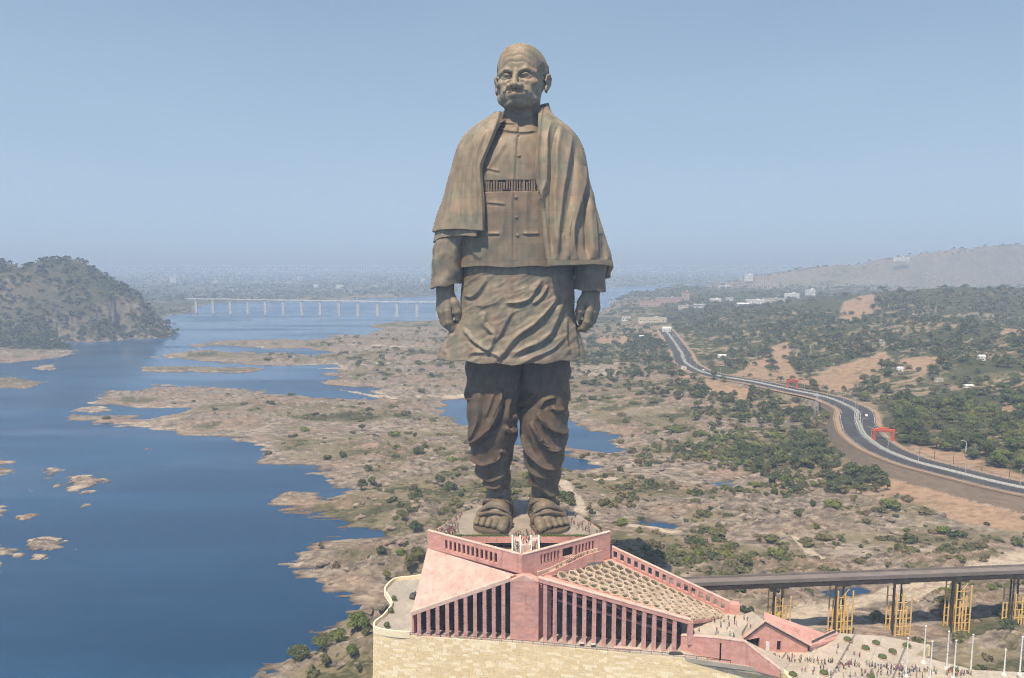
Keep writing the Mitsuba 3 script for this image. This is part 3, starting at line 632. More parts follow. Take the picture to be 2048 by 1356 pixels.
def pink(a, b, joint=True):
    def fn(p, n, uv):
        f = tfbm(p.x / 3.0, p.y / 3.0, p.z / 2.2, octaves=3)
        g = tfbm(p.x / .7, p.y / .7, p.z / .7, octaves=2)
        c = tmix(a, b, tss(.3, .75, f))
        cz = p.z / .9
        r = cell_rand(dr.floor(p.x / 1.7 + .5 * dr.floor(cz)), dr.floor(p.y / 1.7), dr.floor(cz))
        c = c * (.86 + .14 * r + .18 * (g - .3))
        drip = tfbm(p.x / .9, p.y / .9, p.z / 9, octaves=2)
        return c * (1 - .22 * tss(.58, .85, drip))
    return fn


def cream(a, b):
    def fn(p, n, uv):
        f = tfbm(p.x / 5.0, p.y / 5.0, p.z / 3, octaves=3)
        g = tfbm(p.x / .8, p.y / .8, p.z / .5, octaves=2)
        return tmix(a, b, tss(.3, .7, f)) * (.88 + .24 * g)
    return fn


def two(tex, rough=.7):
    return {'type': 'twosided', 'bsdf': {'type': 'principled', 'base_color': tex, 'roughness': rough, 'specular': .3}}


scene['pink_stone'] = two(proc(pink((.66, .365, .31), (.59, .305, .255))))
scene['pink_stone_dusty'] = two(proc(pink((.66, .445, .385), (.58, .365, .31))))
scene['pink_column'] = two(proc(pink((.62, .355, .32), (.55, .30, .27))))
scene['pale_trim'] = two(proc(pink((.70, .52, .45), (.64, .46, .385))))
scene['lattice_stone'] = two(proc(pink((.60, .485, .37), (.50, .40, .295))))
scene['roof_bed'] = two(proc(pink((.075, .065, .045), (.13, .11, .075))))
scene['cream_stone'] = two(proc(cream((.80, .69, .455), (.74, .615, .39))))


def cream_block(p, n, uv):
    row = dr.floor((29.9 - p.z) / 1.0)
    c = cell_rand(dr.floor(p.x / 2.2 + 7.3 * cell_rand(row, 3.0)), row, 1.0)
    base = cream((.80, .69, .455), (.74, .615, .39))(p, n, uv)
    return tmix(tmix(base, mi.Color3f(.89, .80, .59), tss(.72, .8, c)), mi.Color3f(.75, .625, .385), tss(.26, .18, c))


scene['cream_blocks'] = two(proc(cream_block))
scene['cream_stone_light'] = two(proc(cream((.89, .80, .59), (.85, .75, .53))))
scene['cream_stone_ochre'] = two(proc(cream((.76, .635, .39), (.71, .585, .35))))
scene['paving'] = two(proc(cream((.50, .44, .36), (.42, .37, .30))))
scene['concrete_floor'] = two(proc(cream((.43, .40, .345), (.36, .335, .29))))
scene['deck_floor'] = two(proc(cream((.33, .29, .24), (.26, .225, .185))))
scene['dark_glass'] = two({'type': 'rgb', 'value': [.018, .02, .022]}, .15)
scene['white_paint'] = two({'type': 'rgb', 'value': [.78, .78, .76]}, .4)
scene['hedge_leaf'] = two(proc(lambda p, n, uv: tmix((.055, .085, .03), (.12, .14, .045), tfbm(p.x / .7, p.y / .7, p.z / .7, octaves=2))), .8)
scene['dark_metal'] = two({'type': 'rgb', 'value': [.06, .06, .062]}, .5)

A, B, C = np.array([-30.7, 242.0]), np.array([3.2, 220.7]), np.array([35.6, 241.0])
TOP, FOOT, DECK = 59.0, 52.3, 57.5
base = thing('monument_base', 'pink stone star shaped building that carries the statue', 'building')


def along(p, q, s0, s1, za, zb, thick=1.0, out=0.0):
    """A wall piece on the line p-q between the fractions s0 and s1; za, zb: a height, or the heights at both ends."""
    p, q = np.asarray(p, float), np.asarray(q, float)
    u = (q - p) / np.linalg.norm(q - p)
    n = np.array([u[1], -u[0]])
    a, b = p + (q - p) * s0 + n * out, p + (q - p) * s1 + n * out
    c, d = b - n * thick, a - n * thick
    za, zb = np.broadcast_to(za, 2), np.broadcast_to(zb, 2)
    return hexa([[*a, za[0]], [*b, za[1]], [*c, za[1]], [*d, za[0]]], [[*a, zb[0]], [*b, zb[1]], [*c, zb[1]], [*d, zb[0]]])


# upper V-shaped parapet wall
lw = put('parapet_wall', along(A, B, 0, 1, FOOT, 53.6), 'pink_stone', base)
put('coping', along(A, B, -.005, 1, TOP - .25, TOP, 1.3, .15), 'pale_trim', lw)
put('upper_band', along(A, B, 0, 1, 57.2, TOP - .25), 'pink_stone', lw)
S0, S1, NS = .20, .775, 12
put('pier', along(A, B, 0, S0, 53.6, 57.2), 'pink_stone', lw)
put('pier', along(A, B, S1, 1, 53.6, 57.2), 'pink_stone', lw)
st = (S1 - S0) / NS
for k in range(NS):
    put('mullion', along(A, B, S0 + (k + .55) * st, S0 + (k + 1) * st, 53.6, 57.2, .9, -.05), 'pink_stone', lw)
put('opening', along(A, B, S0, S1, 53.6, 57.2, .1, -1.2), 'dark_glass', lw)
rw = put('parapet_wall', along(B, C, 0, 1, 47.5, 53.6), 'pink_stone', base)
put('coping', along(B, C, 0, 1.005, TOP - .25, TOP, 1.3, .15), 'pale_trim', rw)
put('upper_band', along(B, C, 0, 1, 57.2, TOP - .25), 'pink_stone', rw)
groups = [(.20, .42, 6), (.585, .82, 6)]
edges = [0] + [e for g in groups for e in g[:2]] + [1]
for a, b in ((0, .20), (.42, .44), (.565, .585), (.82, 1)):
    put('pier', along(B, C, a, b, 53.6, 57.2), 'pink_stone', rw)
for a, b, n in groups:
    st = (b - a) / n
    for k in range(n):
        put('mullion', along(B, C, a + (k + .6) * st, a + (k + 1) * st, 53.6, 57.2, .9, -.05), 'pink_stone', rw)
put('opening', along(B, C, .2, .82, 53.6, 57.2, .1, -1.6), 'dark_glass', rw)
put('sill', along(B, C, .57, .84, 53.2, 53.62, .5, .45), 'pale_trim', rw)
put('corner', prism([B + [-.9, .45], B + [0, -.12], B + [.9, .45], B + [0, 1.6]], FOOT, TOP + .03), 'pink_stone', base)

# platform under the feet
deck_plan = [(-29.6, 243.2), (-25.0, 239.6), (31.5, 239.6), (34.4, 242.4), (25, 264), (11, 278), (-6, 278), (-20, 264)]
deck = put('platform', prism(deck_plan, 55.2, DECK), 'pink_stone', base)
put('floor', prism(np.array(deck_plan) * [.985, 1] + [.04, .12], DECK, DECK + .05), 'deck_floor', deck)
put('courtyard_floor', prism([A + [2, -.6], B + [0, 1.4], C + [-2, -.6], (20, 246), (-16, 246)], FOOT - .3, FOOT + .2), 'paving', base)
put('recess', box(-24, 30.5, 242.6, 243.2, FOOT + .2, 55.2), 'dark_glass', base)
put('core', prism([A + [.3, .9], A + [6, 12], (-6, 277), (11, 277), C + [-6, 12], C + [-.5, .9], B + [0, 1.3]], 30, FOOT - .3), 'pink_stone', base)
for x0 in (0.6, 7.2):                              # twin stairs from the platform to the courtyard, with solid white walls
    stw = put('stair', box(x0, x0 + 2.0, 236.2, 239.6, FOOT + .2, DECK - .2), 'pale_trim', base)
    for k in range(8):
        put('step', box(x0 + .25, x0 + 1.75, 235.8 - .45 * k, 236.2 - .45 * k + .05, FOOT + .2, DECK - .3 - .56 * (k + 1)), 'paving', stw)
for x0 in (-.1, 2.7, 6.5, 9.3):
    h0 = DECK + .7
    put('stair_wall', hexa([[x0, 232.0, FOOT + .2], [x0 + .5, 232.0, FOOT + .2], [x0 + .5, 239.5, FOOT + .2], [x0, 239.5, FOOT + .2]],
                           [[x0, 232.0, FOOT + 2.6], [x0 + .5, 232.0, FOOT + 2.6], [x0 + .5, 239.5, h0], [x0, 239.5, h0]]), 'white_paint', base)
put('stair_landing', box(3.2, 6.5, 233.6, 239.5, FOOT + .2, DECK - .6), 'pale_trim', base)

# left wing: the sloping stone facet, its beam and ten columns
Cl = np.array([-33.8, 222.8, 38.2])
Bl = np.array([1.2, 220.3, 52.25])
Al = np.array([-30.75, 242.0, 52.25])
fac = np.array([Cl, Bl, Al])
nrm = np.cross(fac[1] - fac[0], fac[2] - fac[0])
nrm /= np.linalg.norm(nrm)
lo = fac - nrm * .8
fv = np.vstack([fac, lo])
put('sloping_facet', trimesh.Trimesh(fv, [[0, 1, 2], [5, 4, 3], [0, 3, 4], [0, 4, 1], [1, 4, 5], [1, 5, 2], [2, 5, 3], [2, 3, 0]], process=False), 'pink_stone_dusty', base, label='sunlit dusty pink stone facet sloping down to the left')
put('beam', bar(Cl + [-.2, -.25, -.55], Bl + [-1.6, -.3, -1.2], 1.2, 1.3), 'pale_trim', base)
lx = [-31.4, -28.2, -25.1, -21.8, -18.7, -15.6, -12.4, -9.2, -6.1, -2.9]


def column(x, y, ztop, parent):
    c = put('column', box(x - .62, x + .62, y - .6, y + .6, 30.0, ztop), 'pink_column', parent)
    put('plinth', box(x - .78, x + .78, y - .76, y + .76, 30.0, 30.5), 'pink_column', c)


for x in lx:
    t = (x - Cl[0]) / (Bl[0] - 1.6 - Cl[0])
    column(x, np.interp(x, [-33.8, 1.2], [222.6, 219.9]), 38.2 - .55 + t * (Bl[2] - 1.2 - 38.2 + .55) - .5, base)
put('glass_wall', hexa([[-33.2, 226.2, 30], [.5, 223.4, 30], [.5, 224, 30], [-33.2, 226.8, 30]], [[-33.2, 226.2, 38], [.5, 223.4, 51], [.5, 224, 51], [-33.2, 226.8, 38]]), 'dark_glass', base)
put('end_wall', trimesh.Trimesh(np.array([[-33.9, 222.9, 30], [-30.8, 242, 30], [-30.8, 242, 51.6], [-33.9, 222.9, 37.4], [-33.3, 222.9, 30], [-30.2, 242, 30], [-30.2, 242, 51.6], [-33.3, 222.9, 37.4]]),
                                [[0, 2, 1], [0, 3, 2], [4, 5, 6], [4, 6, 7], [0, 1, 5], [0, 5, 4], [3, 7, 6], [3, 6, 2], [0, 4, 7], [0, 7, 3], [1, 2, 6], [1, 6, 5]], process=False), 'pink_stone', base)

# the corner pylon, in courses
pylon = put('pylon', hexa([[-.55, 219.35, 30], [8.75, 218.6, 30], [8.75, 222.4, 30], [-.55, 222.4, 30]], [[-.55, 219.35, 50.6], [8.75, 218.6, 50.6], [8.75, 222.4, 50.6], [-.55, 222.4, 50.6]]), 'pink_stone', base)
r = np.random.default_rng(3)
z = 30.02
for k in range(9):
    z1 = min(z + 2.28, 50.6)
    x = -.62
    cuts = [-.62, *sorted(r.uniform(1.2, 7.2, 2)), 8.82]
    for a, b in zip(cuts[:-1], cuts[1:]):
        o = r.uniform(.05, .09)
        ya, yb = np.interp([a, b], [-.55, 8.75], [219.35, 218.6])
        put('stone', hexa([[a + .02, ya - o, z], [b - .02, yb - o, z], [b - .02, yb + .3, z], [a + .02, ya + .3, z]], [[a + .02, ya - o, z1 - .04], [b - .02, yb - o, z1 - .04], [b - .02, yb + .3, z1 - .04], [a + .02, ya + .3, z1 - .04]]),
            'pink_column' if r.random() < .5 else 'pink_stone', pylon)
    z = z1
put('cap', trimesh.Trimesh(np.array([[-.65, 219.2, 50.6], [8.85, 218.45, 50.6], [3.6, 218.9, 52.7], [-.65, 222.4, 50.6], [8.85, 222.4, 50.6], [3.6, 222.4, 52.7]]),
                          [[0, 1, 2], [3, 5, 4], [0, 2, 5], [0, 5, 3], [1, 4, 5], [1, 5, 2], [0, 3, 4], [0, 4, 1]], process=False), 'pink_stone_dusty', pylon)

# right wing: beam, fourteen columns, terraced roof with its star lattice, arcade wall
R0, R1 = np.array([9.0, 219.1]), np.array([57.6, 211.9])
ZR0, ZR1 = 51.9, 41.0
put('beam', bar((*(R0 + [-.2, 0]), ZR0 - .65), (*R1, ZR1 - .65), 1.5, 1.3), 'pink_stone', base)
put('beam_coping', bar((*(R0 + [-.2, 0]), ZR0 + .12), (*R1, ZR1 + .12), 1.8, .25), 'pale_trim', base)
cpx = [1090, 1110.8, 1129.8, 1150, 1169.7, 1189.5, 1209.3, 1229.6, 1250, 1270.3, 1289.8, 1310, 1330.4, 1351.3]
for k in range(14):
    x = np.interp(k, [0, 13], [11.0, 52.6])
    t = (x - R0[0]) / (R1[0] - R0[0])
    column(x, R0[1] + t * (R1[1] - R0[1]) + .05, ZR0 + t * (ZR1 - ZR0) - 1.25, base)
put('end_post', box(56.6, 58.2, 211.0, 212.6, 33.0, ZR1 - .5), 'pink_column', base)
put('glass_wall', hexa([[8.9, 223.8, 30], [56, 216.8, 30], [56, 217.4, 30], [8.9, 224.4, 30]], [[8.9, 223.8, 49.6], [56, 216.8, 38.6], [56, 217.4, 38.6], [8.9, 224.4, 49.6]]), 'dark_glass', base)
for k, (dz, dy) in enumerate(((-4.2, 1.5), (-8.0, 2.4))):      # sloping stair slabs seen behind the columns
    put('inner_stair', bar((10, 221.4 + dy - 1, ZR0 + dz), (54, 214.9 + dy - 1, ZR1 + dz + 1.0), 1.0, .55), 'pale_trim', base)
put('interior_wall', hexa([[8.8, 221.9, 30], [13.2, 221.2, 30], [13.2, 223.5, 30], [8.8, 223.9, 30]], [[8.8, 221.9, 48], [13.2, 221.2, 46], [13.2, 223.5, 46], [8.8, 223.9, 48]]), 'pink_column', base)


def roof_at(u, v):
    """Roof point: u down the slope, v from the front beam to the arcade."""
    q = [np.array(p, float) for p in ((8.6, 221.0, 51.3), (57.6, 213.2, 39.9), (35.9, 240.6, 48.9), (75.2, 225.6, 34.9))]
    u, v = np.asarray(u, float)[..., None], np.asarray(v, float)[..., None]
    return (q[0] * (1 - u) + q[1] * u) * (1 - v) + (q[2] * (1 - u) + q[3] * u) * v


uu, vv = np.meshgrid(np.linspace(0, 1, 24), np.linspace(0, 1, 14), indexing='ij')
P = roof_at(uu, vv)
if grid_normals(P)[..., 2].mean() < 0:
    P = P[:, ::-1]
roof = put('roof', sheet(P, 1.2), 'pink_stone', base)
uu, vv = np.meshgrid(np.linspace(.035, .99, 24), np.linspace(.105, .93, 14), indexing='ij')
P = roof_at(uu, vv) + [0, 0, .12]
if grid_normals(P)[..., 2].mean() < 0:
    P = P[:, ::-1]
put('planting_bed', sheet(P, .3), 'roof_bed', roof)
put('walkway', bar(roof_at(.02, .05) + [0, 0, .12], roof_at(.98, .05) + [0, 0, .12], 1.9, .3), 'pink_stone', roof)
r = np.random.default_rng(11)
NU, NV = 13, 7
for i in range(NU):
    for j in range(NV):
        u, v = .05 + .93 * (i + .5 + .25 * (j % 2 - .5)) / NU, .12 + .80 * (j + .5) / NV
        c = roof_at(u, v)
        e1 = roof_at(u + .02, v) - roof_at(u - .02, v)
        e1 /= np.linalg.norm(e1)
        e2 = roof_at(u, v + .03) - roof_at(u, v - .03)
        e2 -= e1 * (e1 @ e2)
        e2 /= np.linalg.norm(e2)
        n = np.cross(e1, e2)
        a0 = math.pi / 6 + r.uniform(-.03, .03)
        arms = []
        ring = [c + (e1 * math.cos(a0 + k * math.pi / 3) * 1.02 + e2 * math.sin(a0 + k * math.pi / 3) * 1.08) * 1.86 + n * .35 for k in range(7)]
        for k in range(6):
            arms.append(bar(ring[k], ring[k + 1], .40, .72 + .04 * (k % 2), n))
        for k in (1, 3, 5):
            arms.append(bar(c + (ring[k] - c) * .55 + n * .25, ring[k] + n * .12, .34, .5, n))
        star = put('lattice_frame', cat_(arms), 'lattice_stone', base)
        pl = []
        for k in range(3):
            a = r.uniform(0, 6.28)
            b = trimesh.creation.icosphere(1, r.uniform(.25, .4))
            b.vertices = b.vertices * r.uniform(.8, 1.2, (len(b.vertices), 1)) * [1, 1, .5] + c + (e1 * math.cos(a) + e2 * math.sin(a)) * r.uniform(.0, .7) + n * .2
            pl.append(b)
        if r.random() < .45:
            put('planting', cat_(pl), 'hedge_leaf', star)
F0, F1 = np.array([36.2, 241.2]), np.array([76.2, 225.6])
ZT0, ZT1 = 53.2, 39.2
aw = put('arcade_wall', along(F0, F1, 0, 1, (47.0, 32.0), (ZT0 - 3.9, ZT1 - 3.7)), 'pink_stone', base)
put('top_band', along(F0, F1, 0, 1, (ZT0 - 1.25, ZT1 - 1.1), (ZT0 - .2, ZT1 - .2)), 'pink_stone', aw)
put('coping', along(F0, F1, 0, 1.005, (ZT0 - .2, ZT1 - .2), (ZT0, ZT1), 1.3, .15), 'pale_trim', aw)
NA = 17
for k in range(NA + 1):
    a, b = max(0, (k - .24) / NA), min(1, (k + .24) / NA)
    f = lambda s, d0, d1: (ZT0 + d0) * (1 - s) + (ZT1 + d1) * s
    put('pier', along(F0, F1, a, b, (f(a, -3.9, -3.7), f(b, -3.9, -3.7)), (f(a, -1.25, -1.1), f(b, -1.25, -1.1))), 'pink_column', aw)
put('end_pier', prism([(74.6, 227.6), (74.2, 224.8), (77.4, 223.7), (77.9, 226.6)], 32, ZT1 + .6), 'pink_stone', base)

# the outside stair on the right parapet wall
u = (C - B) / np.linalg.norm(C - B)
STAIR_N = np.array([u[1], -u[0]])


def sp(s, o):
    return B + (C - B) * s + STAIR_N * o


for o, w in ((.5, .35), (3.1, .4)):
    for (s0, z0), (s1, z1) in (((.84, 54.3), (.66, 54.3)), ((.66, 54.3), (.28, 51.9)), ((.28, 51.9), (.16, 51.7))):
        a, b = sp(s0, o), sp(s1, o)
        put('stair_parapet', hexa([[*(a - STAIR_N * w), z0 - 4], [*a, z0 - 4], [*b, z1 - 3], [*(b - STAIR_N * w), z1 - 3]][::-1], [[*(a - STAIR_N * w), z0], [*a, z0], [*b, z1], [*(b - STAIR_N * w), z1]][::-1]), 'pale_trim' if o < 1 else 'pink_stone', base)
fl = put('stair_flight', hexa([[*sp(.28, 2.8), 48], [*sp(.66, 2.8), 49], [*sp(.66, .5), 49], [*sp(.28, .5), 48]], [[*sp(.28, 2.8), 50.9], [*sp(.66, 2.8), 53.0], [*sp(.66, .5), 53.0], [*sp(.28, .5), 50.9]]), 'paving', base)
put('landing', hexa([[*sp(.66, 2.8), 49], [*sp(.84, 2.8), 49], [*sp(.84, .5), 49], [*sp(.66, .5), 49]], [[*sp(.66, 2.8), 53.1], [*sp(.84, 2.8), 53.1], [*sp(.84, .5), 53.1], [*sp(.66, .5), 53.1]]), 'paving', fl)
hd = []
for k in range(64):
    b = trimesh.creation.icosphere(1, r.uniform(.35, .55))
    b.vertices = b.vertices * r.uniform(.8, 1.2, (len(b.vertices), 1)) + [-23.5 + 53.5 * k / 63, 240.1, DECK + .3]
    if not (-.8 < b.vertices[:, 0].mean() < 10):
        hd.append(b)
put('hedge', cat_(hd), 'hedge_leaf', None, True, 'clipped green hedge along the front edge of the platform', 'hedge')

# ---------------------------------------------------------------- terrace, its parapet and the cream retaining wall
tp = np.array(TERRACE)
put('terrace', prism(TERRACE + [(86, 212), (60, 240), (20, 280), (-16, 280)], 28.6, 30.0), 'concrete_floor', None, False, 'grey concrete terrace round the foot of the pink base', 'terrace', kind='structure')
curve = spline(np.vstack([[(-30, 268.5)], tp[:10]]), 90)
ct = np.gradient(curve, axis=0)
ct /= np.linalg.norm(ct, axis=1, keepdims=True)
cn = np.c_[-ct[:, 1], ct[:, 0]]
P = np.stack([np.c_[curve + cn * .35, np.full(90, 29.9)], np.c_[curve + cn * .35, np.full(90, 31.3)], np.c_[curve - cn * .25, np.full(90, 31.3)], np.c_[curve - cn * .25, np.full(90, 29.0)]], 1)
m = trimesh.Trimesh(P.reshape(-1, 3), grid_faces(90, 4, True), process=False)
m.fix_normals()
pw = put('terrace_parapet', m, 'cream_stone_light', None, 30, 'low curving cream parapet round the left end of the terrace', 'parapet')
front = spline(tp[9:], 70)
rails = [bar((*front[i], 31.0), (*front[i + 1], 31.0), .12, .12) for i in range(0, 60)]
rl = put('terrace_railing', cat_(rails), 'dark_metal', None, False, 'thin dark railing along the straight terrace edge below the columns', 'railing')
for i in range(0, 61, 2):
    put('post', cyl((*front[i], 30), (*front[i], 31.1), .07, n=6), 'dark_metal', rl)

line = spline(np.vstack([tp[4:], [(84.2, 196.0)]]), 400)
ln = np.r_[0, np.cumsum(np.linalg.norm(np.diff(line, axis=0), axis=1))]
at = lambda s: np.array([np.interp(s, ln, line[:, 0]), np.interp(s, ln, line[:, 1])])
P = []
for p_, t_ in zip(line, np.gradient(line, axis=0)):
    t_ = t_ / np.linalg.norm(t_)
    nn = np.array([t_[1], -t_[0]])
    if nn @ (p_ - [10, 245]) < 0:
        nn = -nn
    P.append([[*(p_ + nn * .05), 29.95], [*(p_ + nn * .9), 4.0]])
P = np.array(P)
if (grid_normals(P)[200, 0, :2] @ (P[200, 0, :2] - [10, 245])) < 0:
    P = P[:, ::-1]
wall = put('retaining_wall', sheet(P, 1.0), 'cream_stone', None, False, 'tall cream stone retaining wall curving under the terrace at the frame bottom', 'retaining wall')
blocks, extra = [], []
r = np.random.default_rng(21)
course = 1.0
for c in range(19):
    z1 = 29.9 - c * course
    s = r.uniform(-2, 0)
    while s < ln[-1] - .5:
        w = r.uniform(1.5, 2.9)
        a, b = max(s, 0) + .03, min(s + w, ln[-1]) - .03
        s += w
        if b - a < .4:
            continue
        pa, pb = at(a), at(b)
        t_ = (pb - pa) / np.linalg.norm(pb - pa)
        nn = np.array([t_[1], -t_[0]])
        if nn @ (pa - [10, 245]) < 0:
            nn = -nn
        off = lambda z: .05 + .85 * (29.95 - z) / 25.95
        pr = r.uniform(.05, .15)
        q = lambda p, z, o: [*(p + nn * (off(z) + o)), z]
        z0 = z1 - course + .05
        m = hexa([q(pa, z0, pr), q(pb, z0, pr), q(pb, z0, -.2), q(pa, z0, -.2)], [q(pa, z1, pr), q(pb, z1, pr), q(pb, z1, -.2), q(pa, z1, -.2)])
        m.fix_normals()
        blocks.append((z0 + r.uniform(0, .5), m, r.choice(['cream_stone', 'cream_stone_light', 'cream_stone_ochre'], p=[.55, .22, .23])))
blocks.sort(key=lambda b: -b[0])
for i, (_, m, mat) in enumerate(blocks):
    if i < 300:
        put('stone', m, mat, wall)
rest = [b[1] for b in blocks[300:]]
k = put('stonework', cat_(rest), 'cream_blocks', wall)
tag(k, None, None, None, 'stuff')

# ---------------------------------------------------------------- the entrance at the right end, and the plaza
ent = thing('entrance_wall', 'solid pink stone wall stepping down from the columns to the plaza', 'wall')
W = [((54.9, 213.2), 34.9), ((64.2, 206.9), 37.6), ((72.5, 204.7), 37.6), ((82.4, 200.4), 30.9)]
for (p, za), (q, zb) in zip(W[:-1], W[1:]):
    m = along(p, q, 0, 1, (29.0, 28.5), (za, zb), 1.2)
    pc = put('panel', m, 'pink_stone', ent)
    put('coping', along(p, q, 0, 1, (za, zb), (za + .25, zb + .25), 1.5, .15), 'pale_trim', pc)
put('slit', along(W[1][0], W[2][0], .16, .22, 30.5, 36.2, .2, .02), 'dark_glass', ent)
put('terrace_upper', prism([(57.5, 213.5), (63.5, 208.6), (72.6, 206.2), (74.5, 213), (78.5, 219), (79.5, 224), (74.5, 225.2), (63, 222)], 29.5, 36.2), 'paving', None, False, 'raised cream terrace between the entrance wall and the gabled pavilion', 'terrace', kind='structure')
ramp = [(72.6, 206.2), (75.5, 213), (88.0, 206.5), (83.5, 201.5)]
put('ramp', hexa([[*p, 29.0] for p in ramp], [[72.6, 206.2, 36.1], [75.5, 213, 33.6], [88, 206.5, 29.7], [83.5, 201.5, 30.0]]), 'paving', None, False, 'sloping cream ramp behind the pink entrance wall', 'ramp', kind='structure')
pav = thing('pavilion', 'low gabled pink pavilion with a dark entrance beside the plaza', 'pavilion')
g = np.array([(73.4, 30), (96, 30), (96, 32.4), (82.0, 40.2), (73.4, 33.4)])


def gable(poly, y0, y1):
    m = prism(poly, 0, 1)
    m.vertices = np.c_[m.vertices[:, 0], y0 + m.vertices[:, 2] * (y1 - y0), m.vertices[:, 1]]
    m.fix_normals()
    return m


put('gable_wall', gable([(80.4, 29.5), (96, 29.5), (96, 32.4), (82.0, 40.2), (80.4, 38.9)], 212.6, 213.6), 'pink_stone', pav)
put('gable_wall', gable([(73.4, 32.4), (75.5, 33.6), (80.4, 34.6), (80.4, 38.9), (73.4, 33.4)], 212.6, 213.6), 'pink_stone', pav)
put('back_wall', gable([(73.4, 29.5), (96, 29.5), (96, 31), (82, 36.5), (73.4, 32.4)], 218, 218.5), 'dark_glass', pav)
put('roof', hexa([[81.5, 212.2, 39.6], [96.8, 212.2, 31.3], [110.5, 221.5, 28.4], [88.0, 230.0, 33.2]], [[81.5, 212.2, 40.5], [96.8, 212.2, 32.2], [110.5, 221.5, 29.2], [88.0, 230.0, 34.2]]), 'pink_stone', pav)
put('ramp_roof', hexa([[72.9, 212.2, 32.6], [81.5, 212.2, 39.9], [83.5, 228.5, 34.4], [76, 225.5, 33.6]], [[72.9, 212.2, 33.2], [81.5, 212.2, 40.5], [83.5, 228.5, 35.2], [76, 225.5, 34.4]]), 'paving', pav)
put('verge_trim', cat_([bar((72.9, 212.1, 33.2), (81.7, 212.1, 40.55), .35, .4), bar((81.7, 212.1, 40.55), (97, 212.1, 32.1), .35, .4)]), 'pale_trim', pav)
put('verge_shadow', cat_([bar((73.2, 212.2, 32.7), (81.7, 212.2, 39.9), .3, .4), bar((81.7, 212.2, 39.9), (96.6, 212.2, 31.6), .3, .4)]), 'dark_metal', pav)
put('door', box(82.4, 83.5, 212.45, 212.6, 29.7, 33.2), 'white_paint', pav)
put('window', box(86.0, 87.1, 212.5, 212.62, 30.6, 33.4), 'dark_glass', pav)
sl = thing('sloping_wall', 'pink wall with a dark sloping edge running down beside the pavilion', 'wall')
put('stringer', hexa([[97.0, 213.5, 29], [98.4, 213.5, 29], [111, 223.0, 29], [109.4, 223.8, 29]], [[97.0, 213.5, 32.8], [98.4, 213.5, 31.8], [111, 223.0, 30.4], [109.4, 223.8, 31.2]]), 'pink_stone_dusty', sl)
put('rail', bar((97.6, 213.2, 32.9), (110, 222.8, 31.4), .35, .3), 'dark_metal', sl)
pz = prism(PLAZA, 27.8, 29.5)
plaza = put('plaza', pz, 'paving', None, False, 'crowded cream paved plaza at the bottom right corner', 'plaza', kind='structure')
shp = shapely.Polygon(PLAZA).buffer(-.4)
dirs = np.array([.62, .785])
for k in range(9):
    o = np.array([80 + 9.5 * k, 201.0])
    seg = shapely.LineString([o - dirs * 24, o + dirs * 40]).intersection(shp)
    for s in getattr(seg, 'geoms', [seg]):
        if s.length > 2:
            c = np.array(s.coords)
            put('paving_band', bar((*c[0], 29.48), (*c[-1], 29.48), .55, .07), 'concrete_floor' if k % 2 else 'deck_grey', plaza)
for k, yy in enumerate((196, 199.5, 203.5, 207.5, 212, 217)):
    seg = shapely.LineString([(75, yy + 2), (165, yy - 4)]).intersection(shp)
    for s in getattr(seg, 'geoms', [seg]):
        if s.length > 2:
            c = np.array(s.coords)
            put('paving_band', bar((*c[0], 29.47), (*c[-1], 29.47), .4, .07), 'concrete_floor', plaza)
put('plaza_wall', cat_([along(PLAZA[i], PLAZA[i + 1], 0, 1, 8.0, 29.48, .8, .02) for i in (5, 6, 7, 8, 9)]), 'cream_stone', None, False, 'cream stone wall holding up the far right edge of the plaza', 'retaining wall')
PLANTERS = [(112.4, 219.5), (115.8, 214.3), (120.8, 217.3), (123.5, 212.2), (130, 215.6), (118.5, 209.1), (95.9, 200.4), (86.0, 199.5), (109.4, 198.8), (137, 202.0)]
PLANTER_SAYS = ['planter nearest the far corner of the plaza beyond the pavilion', 'planter in the middle of the quiet back part of the plaza', 'planter at the back plaza edge, second from the far corner', 'planter behind the first flagpole towards the back of the plaza', 'planter at the pointed right corner of the back plaza', 'planter just behind the walking crowd', 'planter in front of the crowd, second from the entrance wall', 'planter at the foot of the entrance wall', 'planter at the plaza front beside the first flagpole', 'planter among the flagpoles on the right part of the plaza']
for i, (x, y) in enumerate(PLANTERS):
    t = thing('planter', 'round ' + PLANTER_SAYS[i], 'planter', 'planters on the plaza')
    put('bowl', cyl((x, y, 29.5), (x, y, 30.0), 1.15, 1.4, 14), 'pale_trim', t)
    b = trimesh.creation.icosphere(2, 1.25)
    b.vertices = b.vertices * (1 + .3 * (meshkit.noise(b.vertices * 2.5 + i * 9) - .5))[:, None] * [1, 1, .6] + [x, y, 30.15]
    put('shrub', b, 'hedge_leaf', t, True)
POLES = [(120.6, 199.6, 'tall white flagpole, first from the pavilion along the plaza front'), (130.2, 206.6, 'white flagpole set back behind the first two front poles'), (126.8, 197.6, 'second white flagpole along the plaza front, cut by the frame bottom'), (135.4, 203.3, 'white flagpole in the middle of the plaza row, right of the set back pole'),
         (134.3, 198.1, 'short looking white flagpole in the front row, third along the plaza front'), (141.7, 201.5, 'tallest looking white flagpole in the middle of the bridge gap'), (151.1, 200.2, 'thin white flagpole, last but one towards the right frame edge'), (155.9, 200.2, 'white flagpole nearest the right frame edge')]
